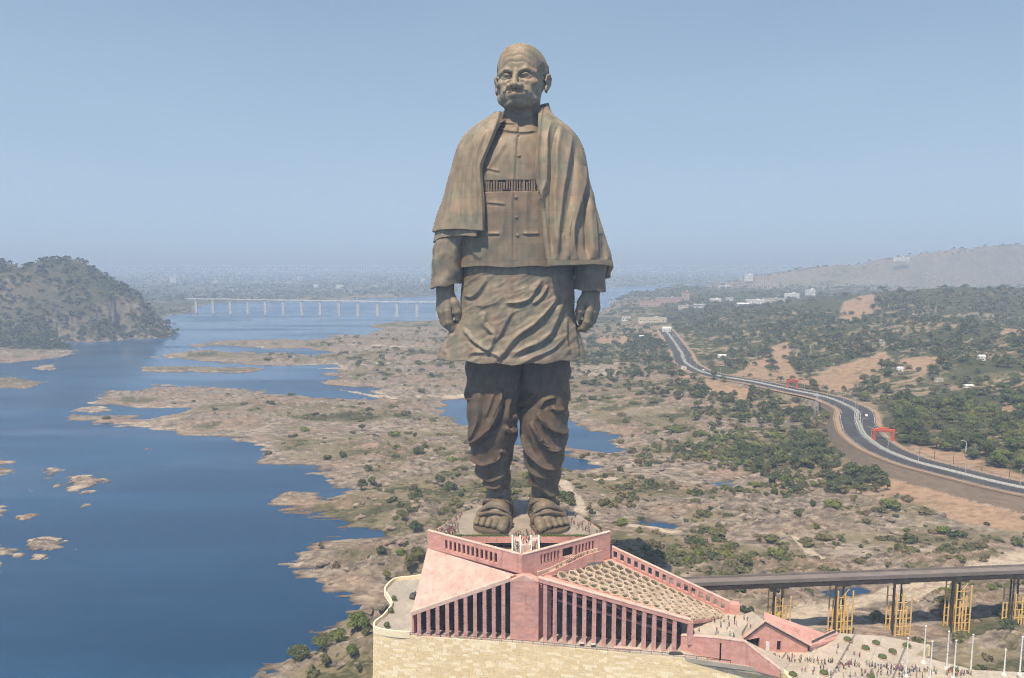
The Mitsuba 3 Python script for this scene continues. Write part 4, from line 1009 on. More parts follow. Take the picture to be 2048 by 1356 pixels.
for x, y, say in POLES:
    t = thing('flagpole', say, 'flagpole', 'white flagpoles on the plaza')
    put('base', cyl((x, y, 29.5), (x, y, 30.1), .7, .55, 10), 'white_paint', t)
    put('pole', cyl((x, y, 30.1), (x, y, 41.6 if '(thin' not in say and x != 151.1 else 37.5), .24, .14, 8), 'white_paint', t)
    b = trimesh.creation.icosphere(1, .3)
    b.vertices += [x, y, (41.6 if x != 151.1 else 37.5) + .2]
    put('finial', b, 'white_paint', t)
# ---------------------------------------------------------------- the statue (local metres: x right, y away from its front, z up from the soles)
STATUE_AT = np.array([3.0, 258.0, 57.5])


def bronze(p, n, uv):
    cz = p.z / 5.6 + .25 * tn(p.x / 14, p.y / 14, 2.0)
    cx = p.x / 5.2 + 100 + 3.1 * cell_rand(dr.floor(cz), 7.0, 3.0)
    r = cell_rand(dr.floor(cx), dr.floor(cz), dr.floor(p.y / 12.0 + 50))
    r2 = cell_rand(dr.floor(cx) + 31, dr.floor(cz) + 11, dr.floor(p.y / 12.0 + 50))
    big = tfbm(p.x / 13, p.y / 13, p.z / 17, octaves=4)
    fine = tfbm(p.x / 1.9, p.y / 1.9, p.z / 3.2, octaves=3)
    streak = tfbm(p.x / 1.3, p.y / 1.3, p.z / 16, octaves=2)
    rust = tfbm(p.x / 7 + 40, p.y / 7, p.z / 5, octaves=3)
    base = tmix((0.215, 0.175, 0.130), (0.250, 0.210, 0.152), tss(0.3, 0.7, big))
    base = tmix(base, mi.Color3f(0.165, 0.165, 0.128), 0.8 * tss(0.50, 0.72, .78 * rust + .22 * r))
    base = tmix(base, mi.Color3f(0.240, 0.172, 0.125), 0.6 * tss(0.52, 0.74, .78 * (1 - rust) + .22 * r2))
    base = base * (0.87 + 0.11 * r2 + 0.50 * (fine - 0.4) + 0.40 * (streak - 0.45) + .10 * (r - .5))
    fx, fz = cx - dr.floor(cx), cz - dr.floor(cz)
    seam = dr.maximum(1 - tss(0.0, 0.04, fz), 0.6 * (1 - tss(0.0, 0.035, fx)))
    return base * (1 - 0.38 * seam * tss(.25, .6, streak))


scene['bronze'] = {'type': 'twosided', 'bsdf': {'type': 'principled', 'base_color': proc(bronze), 'roughness': 0.6, 'metallic': 0.12, 'specular': 0.4}}
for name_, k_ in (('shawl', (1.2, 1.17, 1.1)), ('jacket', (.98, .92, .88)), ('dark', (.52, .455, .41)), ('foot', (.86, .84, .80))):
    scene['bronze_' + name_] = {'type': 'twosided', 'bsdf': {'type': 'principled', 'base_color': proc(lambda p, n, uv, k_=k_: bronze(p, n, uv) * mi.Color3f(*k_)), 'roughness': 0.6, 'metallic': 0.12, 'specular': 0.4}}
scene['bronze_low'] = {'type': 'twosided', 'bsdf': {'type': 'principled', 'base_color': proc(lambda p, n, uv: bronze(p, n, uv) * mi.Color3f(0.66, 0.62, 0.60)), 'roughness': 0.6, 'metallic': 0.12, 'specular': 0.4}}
scene['dark_recess'] = {'type': 'twosided', 'bsdf': {'type': 'principled', 'base_color': {'type': 'rgb', 'value': [0.035, 0.035, 0.035]}, 'roughness': 0.5}}

statue = thing('statue', 'colossal brown bronze statue of a standing bald man wearing a shawl', 'statue')


def statue_put(name, mesh, bsdf='bronze', parent=None, smooth=True, label=None):
    mesh.vertices = mesh.vertices + STATUE_AT
    return put(name, mesh, bsdf, parent or statue, smooth=smooth, label=label)


def loft(levels, z0, z1, nz, nt, power=2.0, hem=None, top=None):
    """A closed cross-section swept in height: grid (nz, nt, 3); hem(x, y) lowers or raises the lower end."""
    th = np.linspace(0, 2 * np.pi, nt, endpoint=False)[None, :]
    v = np.linspace(0, 1, nz)[:, None]
    zz = np.broadcast_to(z0 + (z1 - z0) * v, (nz, nt)).copy()
    for _ in range(2):
        L = level_interp(levels, zz)
        s, c = np.sin(th), np.cos(th)
        r = (np.abs(s)**power + np.abs(c)**power)**(-1 / power)
        x = L[..., 0] + L[..., 2] * s * r
        y = -(L[..., 1] + L[..., 3] * c * r)
        if hem is not None:
            zz = z0 + (hem(x, y) - z0) * v
    P = np.stack([x, y, zz], -1)
    N = grid_normals(P, True)
    if ((N[..., 0] * np.sin(th) - N[..., 1] * np.cos(th)).mean()) < 0:
        P = P[:, ::-1]
    return P


def fold(P, curves, wrap=True, front=None, gain=1.0):
    """Raise each fold line out of the front of the surface, with a hollow on its lower right side."""
    N = grid_normals(P, wrap)
    x, z = P[..., 0], P[..., 2]
    w_front = sstep(-0.05, 0.35, -N[..., 1]) if front is None else front
    disp = np.zeros(x.shape)
    for pts, amp, wid in curves:
        pts = spline(pts, 26)
        best, bx, bz, fr = np.full(x.shape, 1e9), np.zeros(x.shape), np.zeros(x.shape), np.zeros(x.shape)
        lo, hi = pts.min(0) - 5 * wid, pts.max(0) + 5 * wid
        m = (x > lo[0]) & (x < hi[0]) & (z > lo[1]) & (z < hi[1])
        if not m.any():
            continue
        xs, zs = x[m], z[m]
        best, bx, bz, fr = np.full(xs.shape, 1e9), np.zeros(xs.shape), np.zeros(xs.shape), np.zeros(xs.shape)
        for k in range(len(pts) - 1):
            a, b = pts[k], pts[k + 1]
            e = b - a
            t = np.clip(((xs - a[0]) * e[0] + (zs - a[1]) * e[1]) / (e @ e + 1e-12), 0, 1)
            qx, qz = xs - a[0] - t * e[0], zs - a[1] - t * e[1]
            d = np.hypot(qx, qz)
            c = d < best
            best, bx, bz, fr = np.where(c, d, best), np.where(c, qx, bx), np.where(c, qz, bz), np.where(c, (k + t) / (len(pts) - 1), fr)
        taper = np.clip(np.minimum(fr, 1 - fr) * 7, 0.0, 1)**0.7
        lower = sstep(-0.3, 0.3, (0.6 * bx - 0.8 * bz) / (best + 0.15))
        wid = wid * .86
        e = .18 * wid
        soft = np.sqrt(best**2 + e * e) - e
        g = np.exp(-soft / (wid * (1.55 - .95 * lower))) - 0.42 * lower * np.exp(-((best - 1.7 * wid) / (1.2 * wid))**2)
        disp[m] += amp * gain * taper * g
    return P + N * (disp * w_front)[..., None]


def rough(P, amp, scale, seed, wrap=True):
    N = grid_normals(P, wrap)
    return P + N * (amp * (meshkit.fbm(P / np.asarray(scale), 3, seed) - 0.5))[..., None]


# ---- jacket, with its collar, front edge, pockets and buttons
JACKET = [(153, .3, -3.2, 7.4, 7.6), (150, .3, -2.6, 7.5, 7.9), (146.5, .3, -1.9, 8.0, 8.5), (145.4, .3, -1.5, 8.8, 9.2), (143.5, .4, -1.2, 11.5, 9.8), (140, .5, -1, 17.5, 11.0),
          (133, .3, -.5, 21, 12.2), (120, 0, 0, 22, 13.0), (108, -.6, .3, 21.8, 13.3), (96.2, -.9, .5, 22, 13.6)]
P = loft(JACKET, 152.2, 96.4, 300, 320, 2.25, hem=lambda x, y: 96.5 + 0.7 * np.sin(x * .35) * .4)
P = rough(P, 0.55, (7, 9, 12), 3)
JACKET_LINES = [([(-1.0, 152), (-1.0, 146), (-1.4, 141.9), (-2.4, 128), (-3.0, 117.7), (-3.2, 96)], .45, .38), ([(-11.6, 108), (-7.2, 108)], .5, .4), ([(.6, 108), (6.8, 108)], .5, .4),
                ([(-9, 146), (-4, 144), (0, 143.3), (6, 144.5)], .5, .5), ([(-8.4, 149), (-4, 147.2), (-1, 146.8)], .35, .4), ([(-12.5, 131), (-7, 129.6)], .25, .5), ([(-12, 119), (-5, 118.2)], .3, .5),
                ([(-19, 104), (-14, 99)], .4, .9), ([(-8, 127), (-6, 115), (-8, 104)], .35, 1.2), ([(3, 126), (2, 112), (4, 100)], .35, 1.2), ([(-5, 140), (-9, 134), (-12, 130)], .3, .9)]
P = fold(P, JACKET_LINES)
x, z = P[..., 0], P[..., 2]
G = (sstep(-14.6, -14.2, x) * sstep(6.2, 5.8, x) * sstep(122.6, 122.9, z) * sstep(126.6, 126.3, z)) * (P[..., 1] < 0)
P[..., 1] += 1.3 * G
jacket = statue_put('jacket', sheet(P, 0.9, True), 'bronze_jacket')


def front_y(P, xs, zs):
    """The front surface of a loft at the given (x, z)."""
    q = P.reshape(-1, 3)
    q = q[q[:, 1] < np.median(q[:, 1])]
    tree = cKDTree(q[:, [0, 2]])
    d, i = tree.query(np.c_[xs, zs], k=3)
    w = 1 / (d + .02)
    return (q[i][..., 1] * w).sum(-1) / w.sum(-1)


r = np.random.default_rng(5)
xs = -13.8
while xs < 5.5:
    w = r.uniform(.35, .7)
    y = float(front_y(P, [xs], [124.5])[0])
    statue_put('gallery_bar', box(xs - w / 2, xs + w / 2, y - 1.25, y + .2, 122.7 + r.choice([0, 0, 0, .7]), 126.5 - r.choice([0, 0, 0, .6])), 'bronze_jacket', jacket, False)
    xs += w + r.uniform(.28, .42)
for zz in (123.4, 125.8):
    g_ = np.linspace(-14.1, 5.7, 14)
    yy_ = front_y(P, g_, np.full(14, zz))
    for i in range(13):
        statue_put('gallery_rail', bar((g_[i], yy_[i] - .75, zz), (g_[i + 1], yy_[i + 1] - .75, zz), .3, .22), 'bronze_low', jacket, False)
xs = np.linspace(-14.2, 5.8, 24)
y = front_y(P, xs, np.full(24, 124.5))
q = np.stack([np.c_[xs, y - .06, np.full(24, z)] for z in (126.5, 122.7)])
statue_put('gallery_window', sheet(q[:, ::-1] if grid_normals(q)[..., 1].mean() > 0 else q, .1), 'dark_recess', jacket, label='dark band of viewing windows across the chest')
for bx, bz in ((-.92, 142.4), (-.57, 135.), (-1.6, 120.6), (-1.42, 113.7), (-1.06, 107.5)):
    b = trimesh.creation.icosphere(2, .62)
    b.vertices = b.vertices * [1, .6, 1] + [bx, float(front_y(P, [bx], [bz])[0]) - .15, bz]
    statue_put('button', b, 'bronze', jacket)

# ---- long shirt
SHIRT = [(99, -.8, 0, 20.2, 12.2), (92, -.8, .2, 20.6, 12.6), (80, -1.2, .6, 21.6, 13.2), (70, -2.3, .6, 25.0, 13.6), (63, -3.2, .6, 28.0, 14.4), (58, -3.4, .6, 29.4, 14.9)]
P = loft(SHIRT, 98.5, 61.5, 320, 380, 2.2, hem=lambda x, y: 62.6 - .5 * np.cos((x + 3) / 9) + .35 * np.sin(x * .55) + sstep(-4, 8, y) * (2.2 - .05 * x))
P = rough(P, 0.9, (6, 8, 9), 9)
P = fold(P, [(c, a_, w_ * .85) for c, a_, w_ in KURTA_FOLDS], gain=.86)
cr = np.abs(2 * meshkit.fbm(np.stack([(P[..., 0] + .8 * P[..., 2]) / 11, P[..., 1] / 14, (P[..., 2] - .6 * P[..., 0]) / 3.6], -1), 3, 14) - 1)
P = P + grid_normals(P, True) * (.55 * (.35 - cr))[..., None]
statue_put('shirt', sheet(P, 1.1, True))

# ---- legs in draped cloth
for side, L, hem in (
        ('left', [(72, -9.3, -2.2, 10.8, 9.4), (60, -9.8, -2, 10.9, 9.4), (48, -10.0, -.6, 10.3, 9.6), (37, -10.2, .6, 9.7, 9.4), (29, -10.3, .2, 8.3, 8.7), (22, -10.1, -.4, 7.0, 7.8), (14, -9.0, -1.2, 5.3, 6.4), (8, -8.7, -1.5, 4.9, 6.0)],
         lambda x, y: 12.6 - .16 * (x + 9) + .8 * np.sin(x * .8)),
        ('right', [(72, 9.2, -3, 10.2, 9.4), (60, 9.4, -2.8, 9.9, 9.4), (48, 9.2, -1.2, 9.5, 9.6), (36, 9.0, .4, 9.1, 9.4), (28, 9.2, 0, 8.2, 8.6), (20, 9.3, -.6, 6.8, 7.7), (12, 9.7, -1.3, 5.3, 6.4), (4, 9.8, -1.5, 4.8, 6.0)],
         lambda x, y: 12.2 - .62 * (x - 9.2) + .4 * np.sin(x))):
    P = loft(L, 70, 12, 320, 260, 2.15, hem=hem)
    P = rough(P, 1.3, (4, 6, 8), 21 if side == 'left' else 22)
    slim = .55 + .45 * sstep(14, 34, P[..., 2].mean(1))[:, None]
    P = P + slim[..., None] * (fold(P, [c for c in LEG_FOLDS if (np.mean([q[0] for q in c[0]]) < 0.6) == (side == 'left')], gain=1.5) - P)
    # pleats round the back and sides, where the cloth wraps the leg
    x, y, z = P[..., 0], P[..., 1], P[..., 2]
    N = grid_normals(P, True)
    t = z + (.55 if side == 'right' else -.45) * x
    P = P + N * (.32 * (np.sin(t * .75 + 2.5 * meshkit.fbm(P / 9, 2, 4)) * sstep(-.5, .7, N[..., 1] + .55 * np.abs(N[..., 0]))))[..., None]
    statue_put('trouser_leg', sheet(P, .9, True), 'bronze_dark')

# ---- shawl over both shoulders
SHAWL = [(159, 1.6, -5.0, 8.6, 7.2), (154.5, 1.2, -4.0, 9.6, 8.0), (152, 1.0, -3.0, 11.0, 9.6), (149, .6, -2, 14.8, 11.0), (146.5, .3, -1.5, 18.2, 11.9), (143, 0, -1, 21.4, 12.8), (138, -.1, -.6, 23.6, 13.7), (131, -.2, -.2, 25.0, 14.5),
         (122, -.5, 0, 27.2, 15.2), (113, -.8, .2, 30.0, 15.9), (105, -.6, .2, 32.2, 16.4), (97, .2, .2, 34.0, 16.8), (88, .2, .2, 34.6, 17.2)]
nu, nv = 300, 520
t = np.linspace(0, 1, nv)[None, :]
hem_t = np.interp(t, [0, .06, .14, .26, .34, .5, .64, .74, .80, .9, 1], [109.0, 109.8, 109.6, 108.8, 105.5, 98, 91, 92.5, 96.6, 97.4, 96.8])
top_t = np.interp(t, [0, .2, .5, .8, 1], [151.2, 153.4, 156.8, 156.6, 153.0])
v = np.linspace(0, 1, nu)[:, None]
z = top_t + (hem_t - top_t) * v
L = level_interp(SHAWL, z)
le = level_interp([(a, b) for a, b in SHAWL_LEFT_EDGE], z)[..., 0]
re = level_interp([(a, b) for a, b in SHAWL_RIGHT_EDGE], z)[..., 0]
tl = np.arcsin(np.clip((le - L[..., 0]) / L[..., 2], -.98, .98))
tr = np.arcsin(np.clip((re - L[..., 0]) / L[..., 2], -.98, .98))
th = tl - t * (2 * np.pi + tl - tr)
pw = 2.15
s, c = np.sin(th), np.cos(th)
r = (np.abs(s)**pw + np.abs(c)**pw)**(-1 / pw)
P = np.stack([L[..., 0] + L[..., 2] * s * r, -(L[..., 1] + L[..., 3] * c * r), z], -1)
N = grid_normals(P)
if (N[..., 0] * s - N[..., 1] * c).mean() < 0:
    P, t, v = P[:, ::-1], t[:, ::-1], v
    s, c = s[:, ::-1], c[:, ::-1]
P = rough(P, .8, (5, 7, 16), 31, False)
P = fold(P, SHAWL_FOLDS, False, gain=.92)
N = grid_normals(P)
ang = np.arctan2(s, c)
flut = np.sin(ang * 13 + 2.2 * meshkit.fbm(np.stack([P[..., 0] / 12, P[..., 1] / 12, P[..., 2] / 30], -1), 2, 8) * 2)
P = P + N * (.55 * flut * sstep(.15, .9, v) * sstep(-.2, .9, N[..., 1] + .8 * np.abs(N[..., 0])))[..., None]
edge = np.minimum(t, 1 - t)
P = P + N * (.55 * np.exp(-(edge / .006)**2))[..., None]
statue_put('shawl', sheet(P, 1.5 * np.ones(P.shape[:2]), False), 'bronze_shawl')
# the folded-back end of the shawl under the left forearm
q = []
for zz in np.linspace(0, 1, 16):
    row = []
    for tt in np.linspace(0, 1, 60):
        a = -.50 - 1.75 * tt
        rad = .955 - .02 * math.sin(tt * 9) + .012 * math.sin(tt * 23)
        zb = 106.9 - 2.4 * sstep(.35, .8, tt) + .5 * math.sin(tt * 10)
        z = 112 + (zb - 112) * zz
        L = level_interp(SHAWL, z)
        sn, cs = math.sin(a), math.cos(a)
        k = (abs(sn)**2.15 + abs(cs)**2.15)**(-1 / 2.15) * rad
        row.append((L[0] + L[2] * sn * k, -(L[1] + L[3] * cs * k), z))
    q.append(row)
q = np.array(q)
if grid_normals(q)[..., 1].mean() > 0:
    q = q[:, ::-1]
statue_put('shawl_fold', sheet(q, .8), 'bronze_shawl')


# ---- sculpted parts: signed distances sampled on a grid
class Sculpt:
    def __init__(self, lo, hi, h):
        self.lo, self.h = np.asarray(lo, float), h
        n = np.ceil((np.asarray(hi) - self.lo) / h).astype(int) + 1
        ax = [(self.lo[k] + h * np.arange(n[k])).astype(np.float32) for k in range(3)]
        self.X, self.Y, self.Z = np.meshgrid(*ax, indexing='ij', sparse=True)
        self.S = np.full(n, 1e3, np.float32)

    def win(self, c, r):
        """Index window round a feature, to keep sampling local."""
        c, r = np.asarray(c, float), np.asarray(r, float)
        a = np.maximum(((c - r - self.lo) / self.h).astype(int), 0)
        b = np.minimum(((c + r - self.lo) / self.h).astype(int) + 2, self.S.shape)
        return tuple(slice(i, max(i, j)) for i, j in zip(a, b))

    def xyz(self, w):
        return self.X[w[0]], self.Y[:, w[1]], self.Z[:, :, w[2]]

    def mix(self, w, d, k, cut=False):
        S = self.S[w]
        if cut:
            d = -d
            h = np.clip(.5 - .5 * (d - S) / k, 0, 1)
            self.S[w] = S * h + d * (1 - h) + k * h * (1 - h)
        else:
            h = np.clip(.5 + .5 * (d - S) / k, 0, 1)
            self.S[w] = d * (1 - h) + S * h - k * h * (1 - h)

    def ell(self, c, r, k=.5, cut=False, rx=0.0):
        m = max(r) + 2.5 * k + 1
        w = self.win(c, [m] * 3)
        x, y, z = (a - b for a, b in zip(self.xyz(w), c))
        if rx:
            y, z = y * math.cos(rx) + z * math.sin(rx), -y * math.sin(rx) + z * math.cos(rx)
        k0 = np.sqrt((x / r[0])**2 + (y / r[1])**2 + (z / r[2])**2)
        k1 = np.sqrt((x / r[0]**2)**2 + (y / r[1]**2)**2 + (z / r[2]**2)**2) + 1e-6
        self.mix(w, k0 * (k0 - 1) / k1, k, cut)

    def cap(self, a, b, r0, r1=None, k=.5, cut=False):
        r1 = r0 if r1 is None else r1
        a, b = np.asarray(a, float), np.asarray(b, float)
        m = max(r0, r1) + 2.5 * k + 1
        w = self.win((a + b) / 2, np.abs(b - a) / 2 + m)
        x, y, z = (p - q for p, q in zip(self.xyz(w), a))
        e = b - a
        t = np.clip((x * e[0] + y * e[1] + z * e[2]) / (e @ e + 1e-9), 0, 1)
        d = np.sqrt((x - t * e[0])**2 + (y - t * e[1])**2 + (z - t * e[2])**2) - (r0 + (r1 - r0) * t)
        self.mix(w, d, k, cut)

    def chain(self, pts, radii, k=.5, cut=False):
        for i in range(len(pts) - 1):
            self.cap(pts[i], pts[i + 1], radii[i], radii[i + 1], k, cut)

    def mesh(self, blur=.6):
        return surface_nets(gaussian_filter(self.S, blur), self.lo, self.h)


def mirrored(m):
    """Hands and feet are sculpted with y towards the front."""
    m.vertices = m.vertices * [1, -1, 1]
    m.faces = m.faces[:, ::-1]
    return m


def both(f):
    for s in (-1, 1):
        f(s)


# ---- head; here y is towards the front, mirrored to the statue's frame afterwards
h = Sculpt((-13, -13.5, -19.5), (13, 15.5, 13), .16)
h.ell((0, -1.2, 3.0), (9.3, 11.4, 9.3), .5)
h.ell((0, 1.6, -3.2), (7.7, 8.6, 8.0), 2.2)
h.ell((0, 4.6, 5.2), (7.0, 5.2, 5.0), 1.6)
h.cap((0, -1.5, -7), (.3, -3.6, -19), 6.4, 7.2, 2.0)
both(lambda s: h.ell((s * 4.7, 3.6, -7.4), (3.2, 3.9, 3.4), 1.4))
h.ell((0, 7.6, -10.3), (3.2, 2.9, 2.3), 1.2)
h.ell((0, 4.2, -10.6), (5.2, 4.4, 2.2), 1.8)
both(lambda s: h.chain([(s * 1.4, 9.5, 1.7), (s * 3.6, 9.35, 2.3), (s * 6.5, 7.2, 1.9)], [.6, .66, .5], .9))
both(lambda s: h.ell((s * 5.3, 6.9, -1.9), (2.3, 2.2, 1.7), 1.1))
both(lambda s: h.ell((s * 3.6, 10.0, .35), (2.5, 2.5, 1.6), .5, True))
both(lambda s: h.ell((s * 1.5, 10.4, .3), (.9, 1.1, .9), .5, True))
both(lambda s: h.ell((s * 3.65, 7.45, -.05), (1.9, 1.85, 1.7), .12))
both(lambda s: h.chain([(s * 1.8, 8.5, -.1), (s * 2.7, 9.45, .72), (s * 3.8, 9.5, .88), (s * 5.5, 7.9, .0)], [.26, .38, .42, .3], .15))
both(lambda s: h.chain([(s * 1.8, 8.5, -.3), (s * 3.0, 9.0, -1.15), (s * 4.2, 8.8, -1.15), (s * 5.5, 7.8, -.3)], [.2, .26, .26, .2], .15)
    if s else 0)
both(lambda s: h.ell((s * 3.5, 9.4, -.05), (.4, .22, .4), .1, True))
both(lambda s: h.chain([(s * 2.0, 9.2, -1.35), (s * 3.6, 9.0, -1.95), (s * 5.3, 7.9, -1.4)], [.5, .62, .5], .5))
both(lambda s: h.cap((s * 2.2, 9.9, -1.9), (s * 4.6, 8.7, -2.3), .12, .12, .3, True))
h.chain([(0, 9.7, 1.9), (0, 10.9, -.6), (0, 11.8, -3.2)], [.85, .9, 1.25], .6)
h.ell((0, 11.8, -3.7), (1.45, 1.4, 1.1), .5)
both(lambda s: h.ell((s * 1.65, 10.9, -3.8), (1.05, 1.35, .95), .5))
both(lambda s: h.ell((s * .85, 12.0, -4.7), (.5, .8, .5), .3, True))
both(lambda s: h.ell((s * 3.6, 7.9, -5.8), (2.0, 1.7, 3.0), 1.6))
both(lambda s: h.chain([(s * 2.6, 10.6, -3.0), (s * 3.7, 9.8, -5.2), (s * 4.6, 8.2, -7.6)], [.2, .3, .2], 1.0))
both(lambda s: h.chain([(s * 2.1, 11.0, -3.6), (s * 2.9, 10.5, -5.4), (s * 3.7, 9.2, -7.8), (s * 3.8, 8.2, -9.2)], [.2, .3, .3, .15], .5, True))
h.ell((0, 8.9, -7.2), (3.4, 2.5, 2.6), 1.3)
h.chain([(-2.9, 9.4, -6.35), (-.9, 11.0, -6.5), (0, 11.05, -6.65), (.9, 11.0, -6.5), (2.9, 9.4, -6.35)], [.36, .55, .52, .55, .36], .3)
h.chain([(-2.8, 9.3, -7.15), (0, 11.7, -8.0), (2.8, 9.4, -7.15)], [.5, 1.0, .5], .35)
h.chain([(-3.3, 9.2, -6.6), (-1.2, 11.4, -7.1), (0, 11.9, -7.2), (1.2, 11.4, -7.1), (3.3, 9.2, -6.6)], [.26, .26, .26, .26, .26], .25, True)
h.cap((0, 11.5, -5.0), (0, 10.9, -5.9), .3, .35, .3, True)
front_ = sstep(4.5, 7.5, h.Y) * (1 - sstep(4.6, 6.2, np.abs(h.X)))
for zz, amp in ((4.4, .17), (5.9, .15), (7.3, .10)):
    h.S += (amp * front_ * np.exp(-((h.Z - zz + .035 * h.X**2 - .2 * np.sin(h.X * 1.1 + zz)) / .28)**2)).astype(np.float32)
both(lambda s: h.cap((s * .55, 10.9, 2.6), (s * .5, 10.8, 1.2), .25, .2, .3, True))
both(lambda s: h.ell((s * 8.3, 3.2, 1.2), (1.5, 2.3, 2.4), 1.3, True))
both(lambda s: h.cap((s * 2.3, 3.4, -10.5), (s * 3.4, 1.0, -18), .9, 1.1, 1.0))
h.cap((0, 4.4, -11), (0, 2.6, -17), 1.0, 1.2, 1.2)


def place_head(m):
    v = np.array(m.vertices)
    k = sstep(2.5, 7.5, v[:, 1]) * (1 - sstep(1.5, 9.5, v[:, 2])) * (.62 + .38 * sstep(-7.5, -4.5, v[:, 2])) * sstep(-13.0, -9.0, v[:, 2])
    v[:, 2] -= 2.5 * k
    v = v * [1, -1, 1]
    yaw, pitch = math.radians(-13), math.radians(-6)
    v = v @ trimesh.transformations.rotation_matrix(pitch, [1, 0, 0])[:3, :3].T
    v = v @ trimesh.transformations.rotation_matrix(yaw, [0, 0, 1])[:3, :3].T
    m.vertices = v + [.5, 1.2, 164.0]
    m.faces = m.faces[:, ::-1]
    return m


head = statue_put('head', place_head(h.mesh()), 'bronze_shawl')
for s in (-1, 1):
    e = Sculpt((min(s * 7, s * 12.5), -5.5, -8.5), (max(s * 7, s * 12.5), 3.5, 4), .14)
    e.ell((s * 9.3, -.9, -1.0), (.75, 2.0, 3.0), .3, rx=.15)
    e.ell((s * 9.1, .0, -4.6), (.85, 1.25, 1.5), .7)
    e.chain([(s * 9.0, 1.2, -1.4), (s * 9.7, .8, .9), (s * 10.3, -.9, 1.7), (s * 10.6, -2.3, .6), (s * 10.3, -2.4, -1.6), (s * 9.6, -1.5, -3.8)], [.45, .55, .6, .62, .58, .55], .35)
    e.chain([(s * 10.2, -.4, .6), (s * 10.3, -1.6, -.6), (s * 9.9, -1.0, -3.0)], [.35, .42, .35], .3)
    e.ell((s * 10.3, .5, -2.0), (.9, .75, 1.1), .4, True)
    em = e.mesh()
    em.vertices = (em.vertices - [s * 9.0, -1, -1.5]) * [.75, .92, .84] + [s * 9.05, -1, -1.6]
    statue_put('ear', place_head(em), 'bronze_shawl', head)
g = Sculpt((-12, -14.5, -7), (12, 5, 10), .2)
g.ell((0, -1.2, 3.0), (9.6, 11.75, 9.55), .3)
X, Y, Z = g.X, g.Y, g.Z
lim = np.maximum(np.maximum(Y + .6 + .45 * (Z - 3) - .5 * np.sin(Z * 1.7), Z - 5.6 - .1 * Y), -4.5 - Z)
g.S = np.maximum(g.S, lim) + .12 * np.sin(Z * 4.3 + X * 1.1) * np.sin(Y * 2.1 + Z)
statue_put('hair', place_head(g.mesh()), 'bronze_low', head)

# ---- sleeves and hands
for s, L, hemf in ((-1, [(118, -20, 1, 5.5, 7), (108, -24.0, 2, 5.8, 6.6), (104, -25.6, 2.3, 5.9, 6.5), (100, -26.3, 2.6, 5.9, 6.4), (93, -26.9, 3, 5.8, 6.0), (86, -27.2, 3, 5.9, 6.1)], lambda x, y: 89.6 + .16 * (x + 27) + .25 * np.sin(x)),
                   (1, [(118, 20, 1, 5.5, 7), (106, 24.4, 1.5, 6.0, 6.6), (98, 25.7, 2, 6.0, 6.4), (92, 25.7, 2.2, 5.7, 6.0), (85, 25.9, 2.4, 5.8, 6.1)], lambda x, y: 87.8 - .05 * (x - 26) + .3 * np.sin(x))):
    P = loft(L, 117, 89, 120, 140, 2.1, hem=hemf)
    P = rough(P, 1.2, (4, 5, 6), 41 + s)
    N = grid_normals(P, True)
    P = P + N * (.16 * np.sin(P[..., 2] * .8 + .5 * P[..., 0] * s + 6 * meshkit.fbm(P / 9, 2, 6)))[..., None]
    statue_put('sleeve', sheet(P, .8, True))
    w0 = np.array([-26.4, 2.9, 88.0]) if s < 0 else np.array([24.9, 2.6, 88.2])

    def hp(x, f, z, s=s, w0=w0):
        """Hand point: x inwards to the thigh, f forwards, z down the arm; the hand turns a little outwards."""
        a = math.radians(34)
        x, f, z = 1.14 * x, 1.14 * f, z * (1.0 if z > 0 else 1.03)
        xi, fo = x * math.cos(a) + f * math.sin(a), f * math.cos(a) - x * math.sin(a)
        return (w0[0] - s * xi + s * 1.2, w0[1] + fo, w0[2] + z)

    d = Sculpt(w0 + [-9, -9, -19], w0 + [9, 9, 7], .15)
    d.cap(hp(0, 0, 6), hp(0, 0, -1), 3.6, 3.3, .5)
    kn = [(-.9, 3.1, -7.4), (-1.2, 1.0, -7.9), (-1.0, -1.2, -7.5), (-.4, -3.1, -6.6)]
    for i, kk in enumerate(kn):
        d.cap(hp(0, .6 * kk[1], -1), hp(*kk), 2.1, 1.5, 1.1)
    d.cap(hp(.6, 2.0, -2.5), hp(.8, 1.6, -6.0), 1.9, 1.6, 1.0)
    d.cap(hp(.8, -1.5, -2.5), hp(.7, -1.6, -5.6), 1.8, 1.5, 1.0)
    palm = statue_put('hand', mirrored(d.mesh()))
    for i, (kk, ln, cu) in enumerate(zip(kn, (1.0, 1.1, 1.02, .82), (.35, .55, .7, .8))):
        d = Sculpt(w0 + [-10, -10, -20], w0 + [10, 10, -2], .15)
        p = [np.array(kk, float)]
        a = cu * .4
        for L_, da in ((3.9, cu), (2.7, .75 + .25 * cu), (2.1, 0)):
            p.append(p[-1] + ln * L_ * np.array([math.sin(a), -.03 * (i - 1), -math.cos(a)]))
            a += da
        d.chain([hp(*q) for q in p], [1.6, 1.46, 1.3, 1.05], .35)
        d.ell(hp(*p[1]), (1.52, 1.52, 1.4), .4)
        statue_put('finger', mirrored(d.mesh()), parent=palm)
    d = Sculpt(w0 + [-10, -10, -16], w0 + [10, 10, 2], .15)
    d.chain([hp(.4, 2.0, -1.6), hp(1.1, 4.2, -4.6), hp(1.5, 4.9, -7.6), hp(1.9, 4.7, -10.0)], [1.85, 1.7, 1.45, 1.1], .5)
    d.ell(hp(1.5, 4.9, -7.6), (1.4, 1.4, 1.2), .4)
    statue_put('thumb', mirrored(d.mesh()), parent=palm)

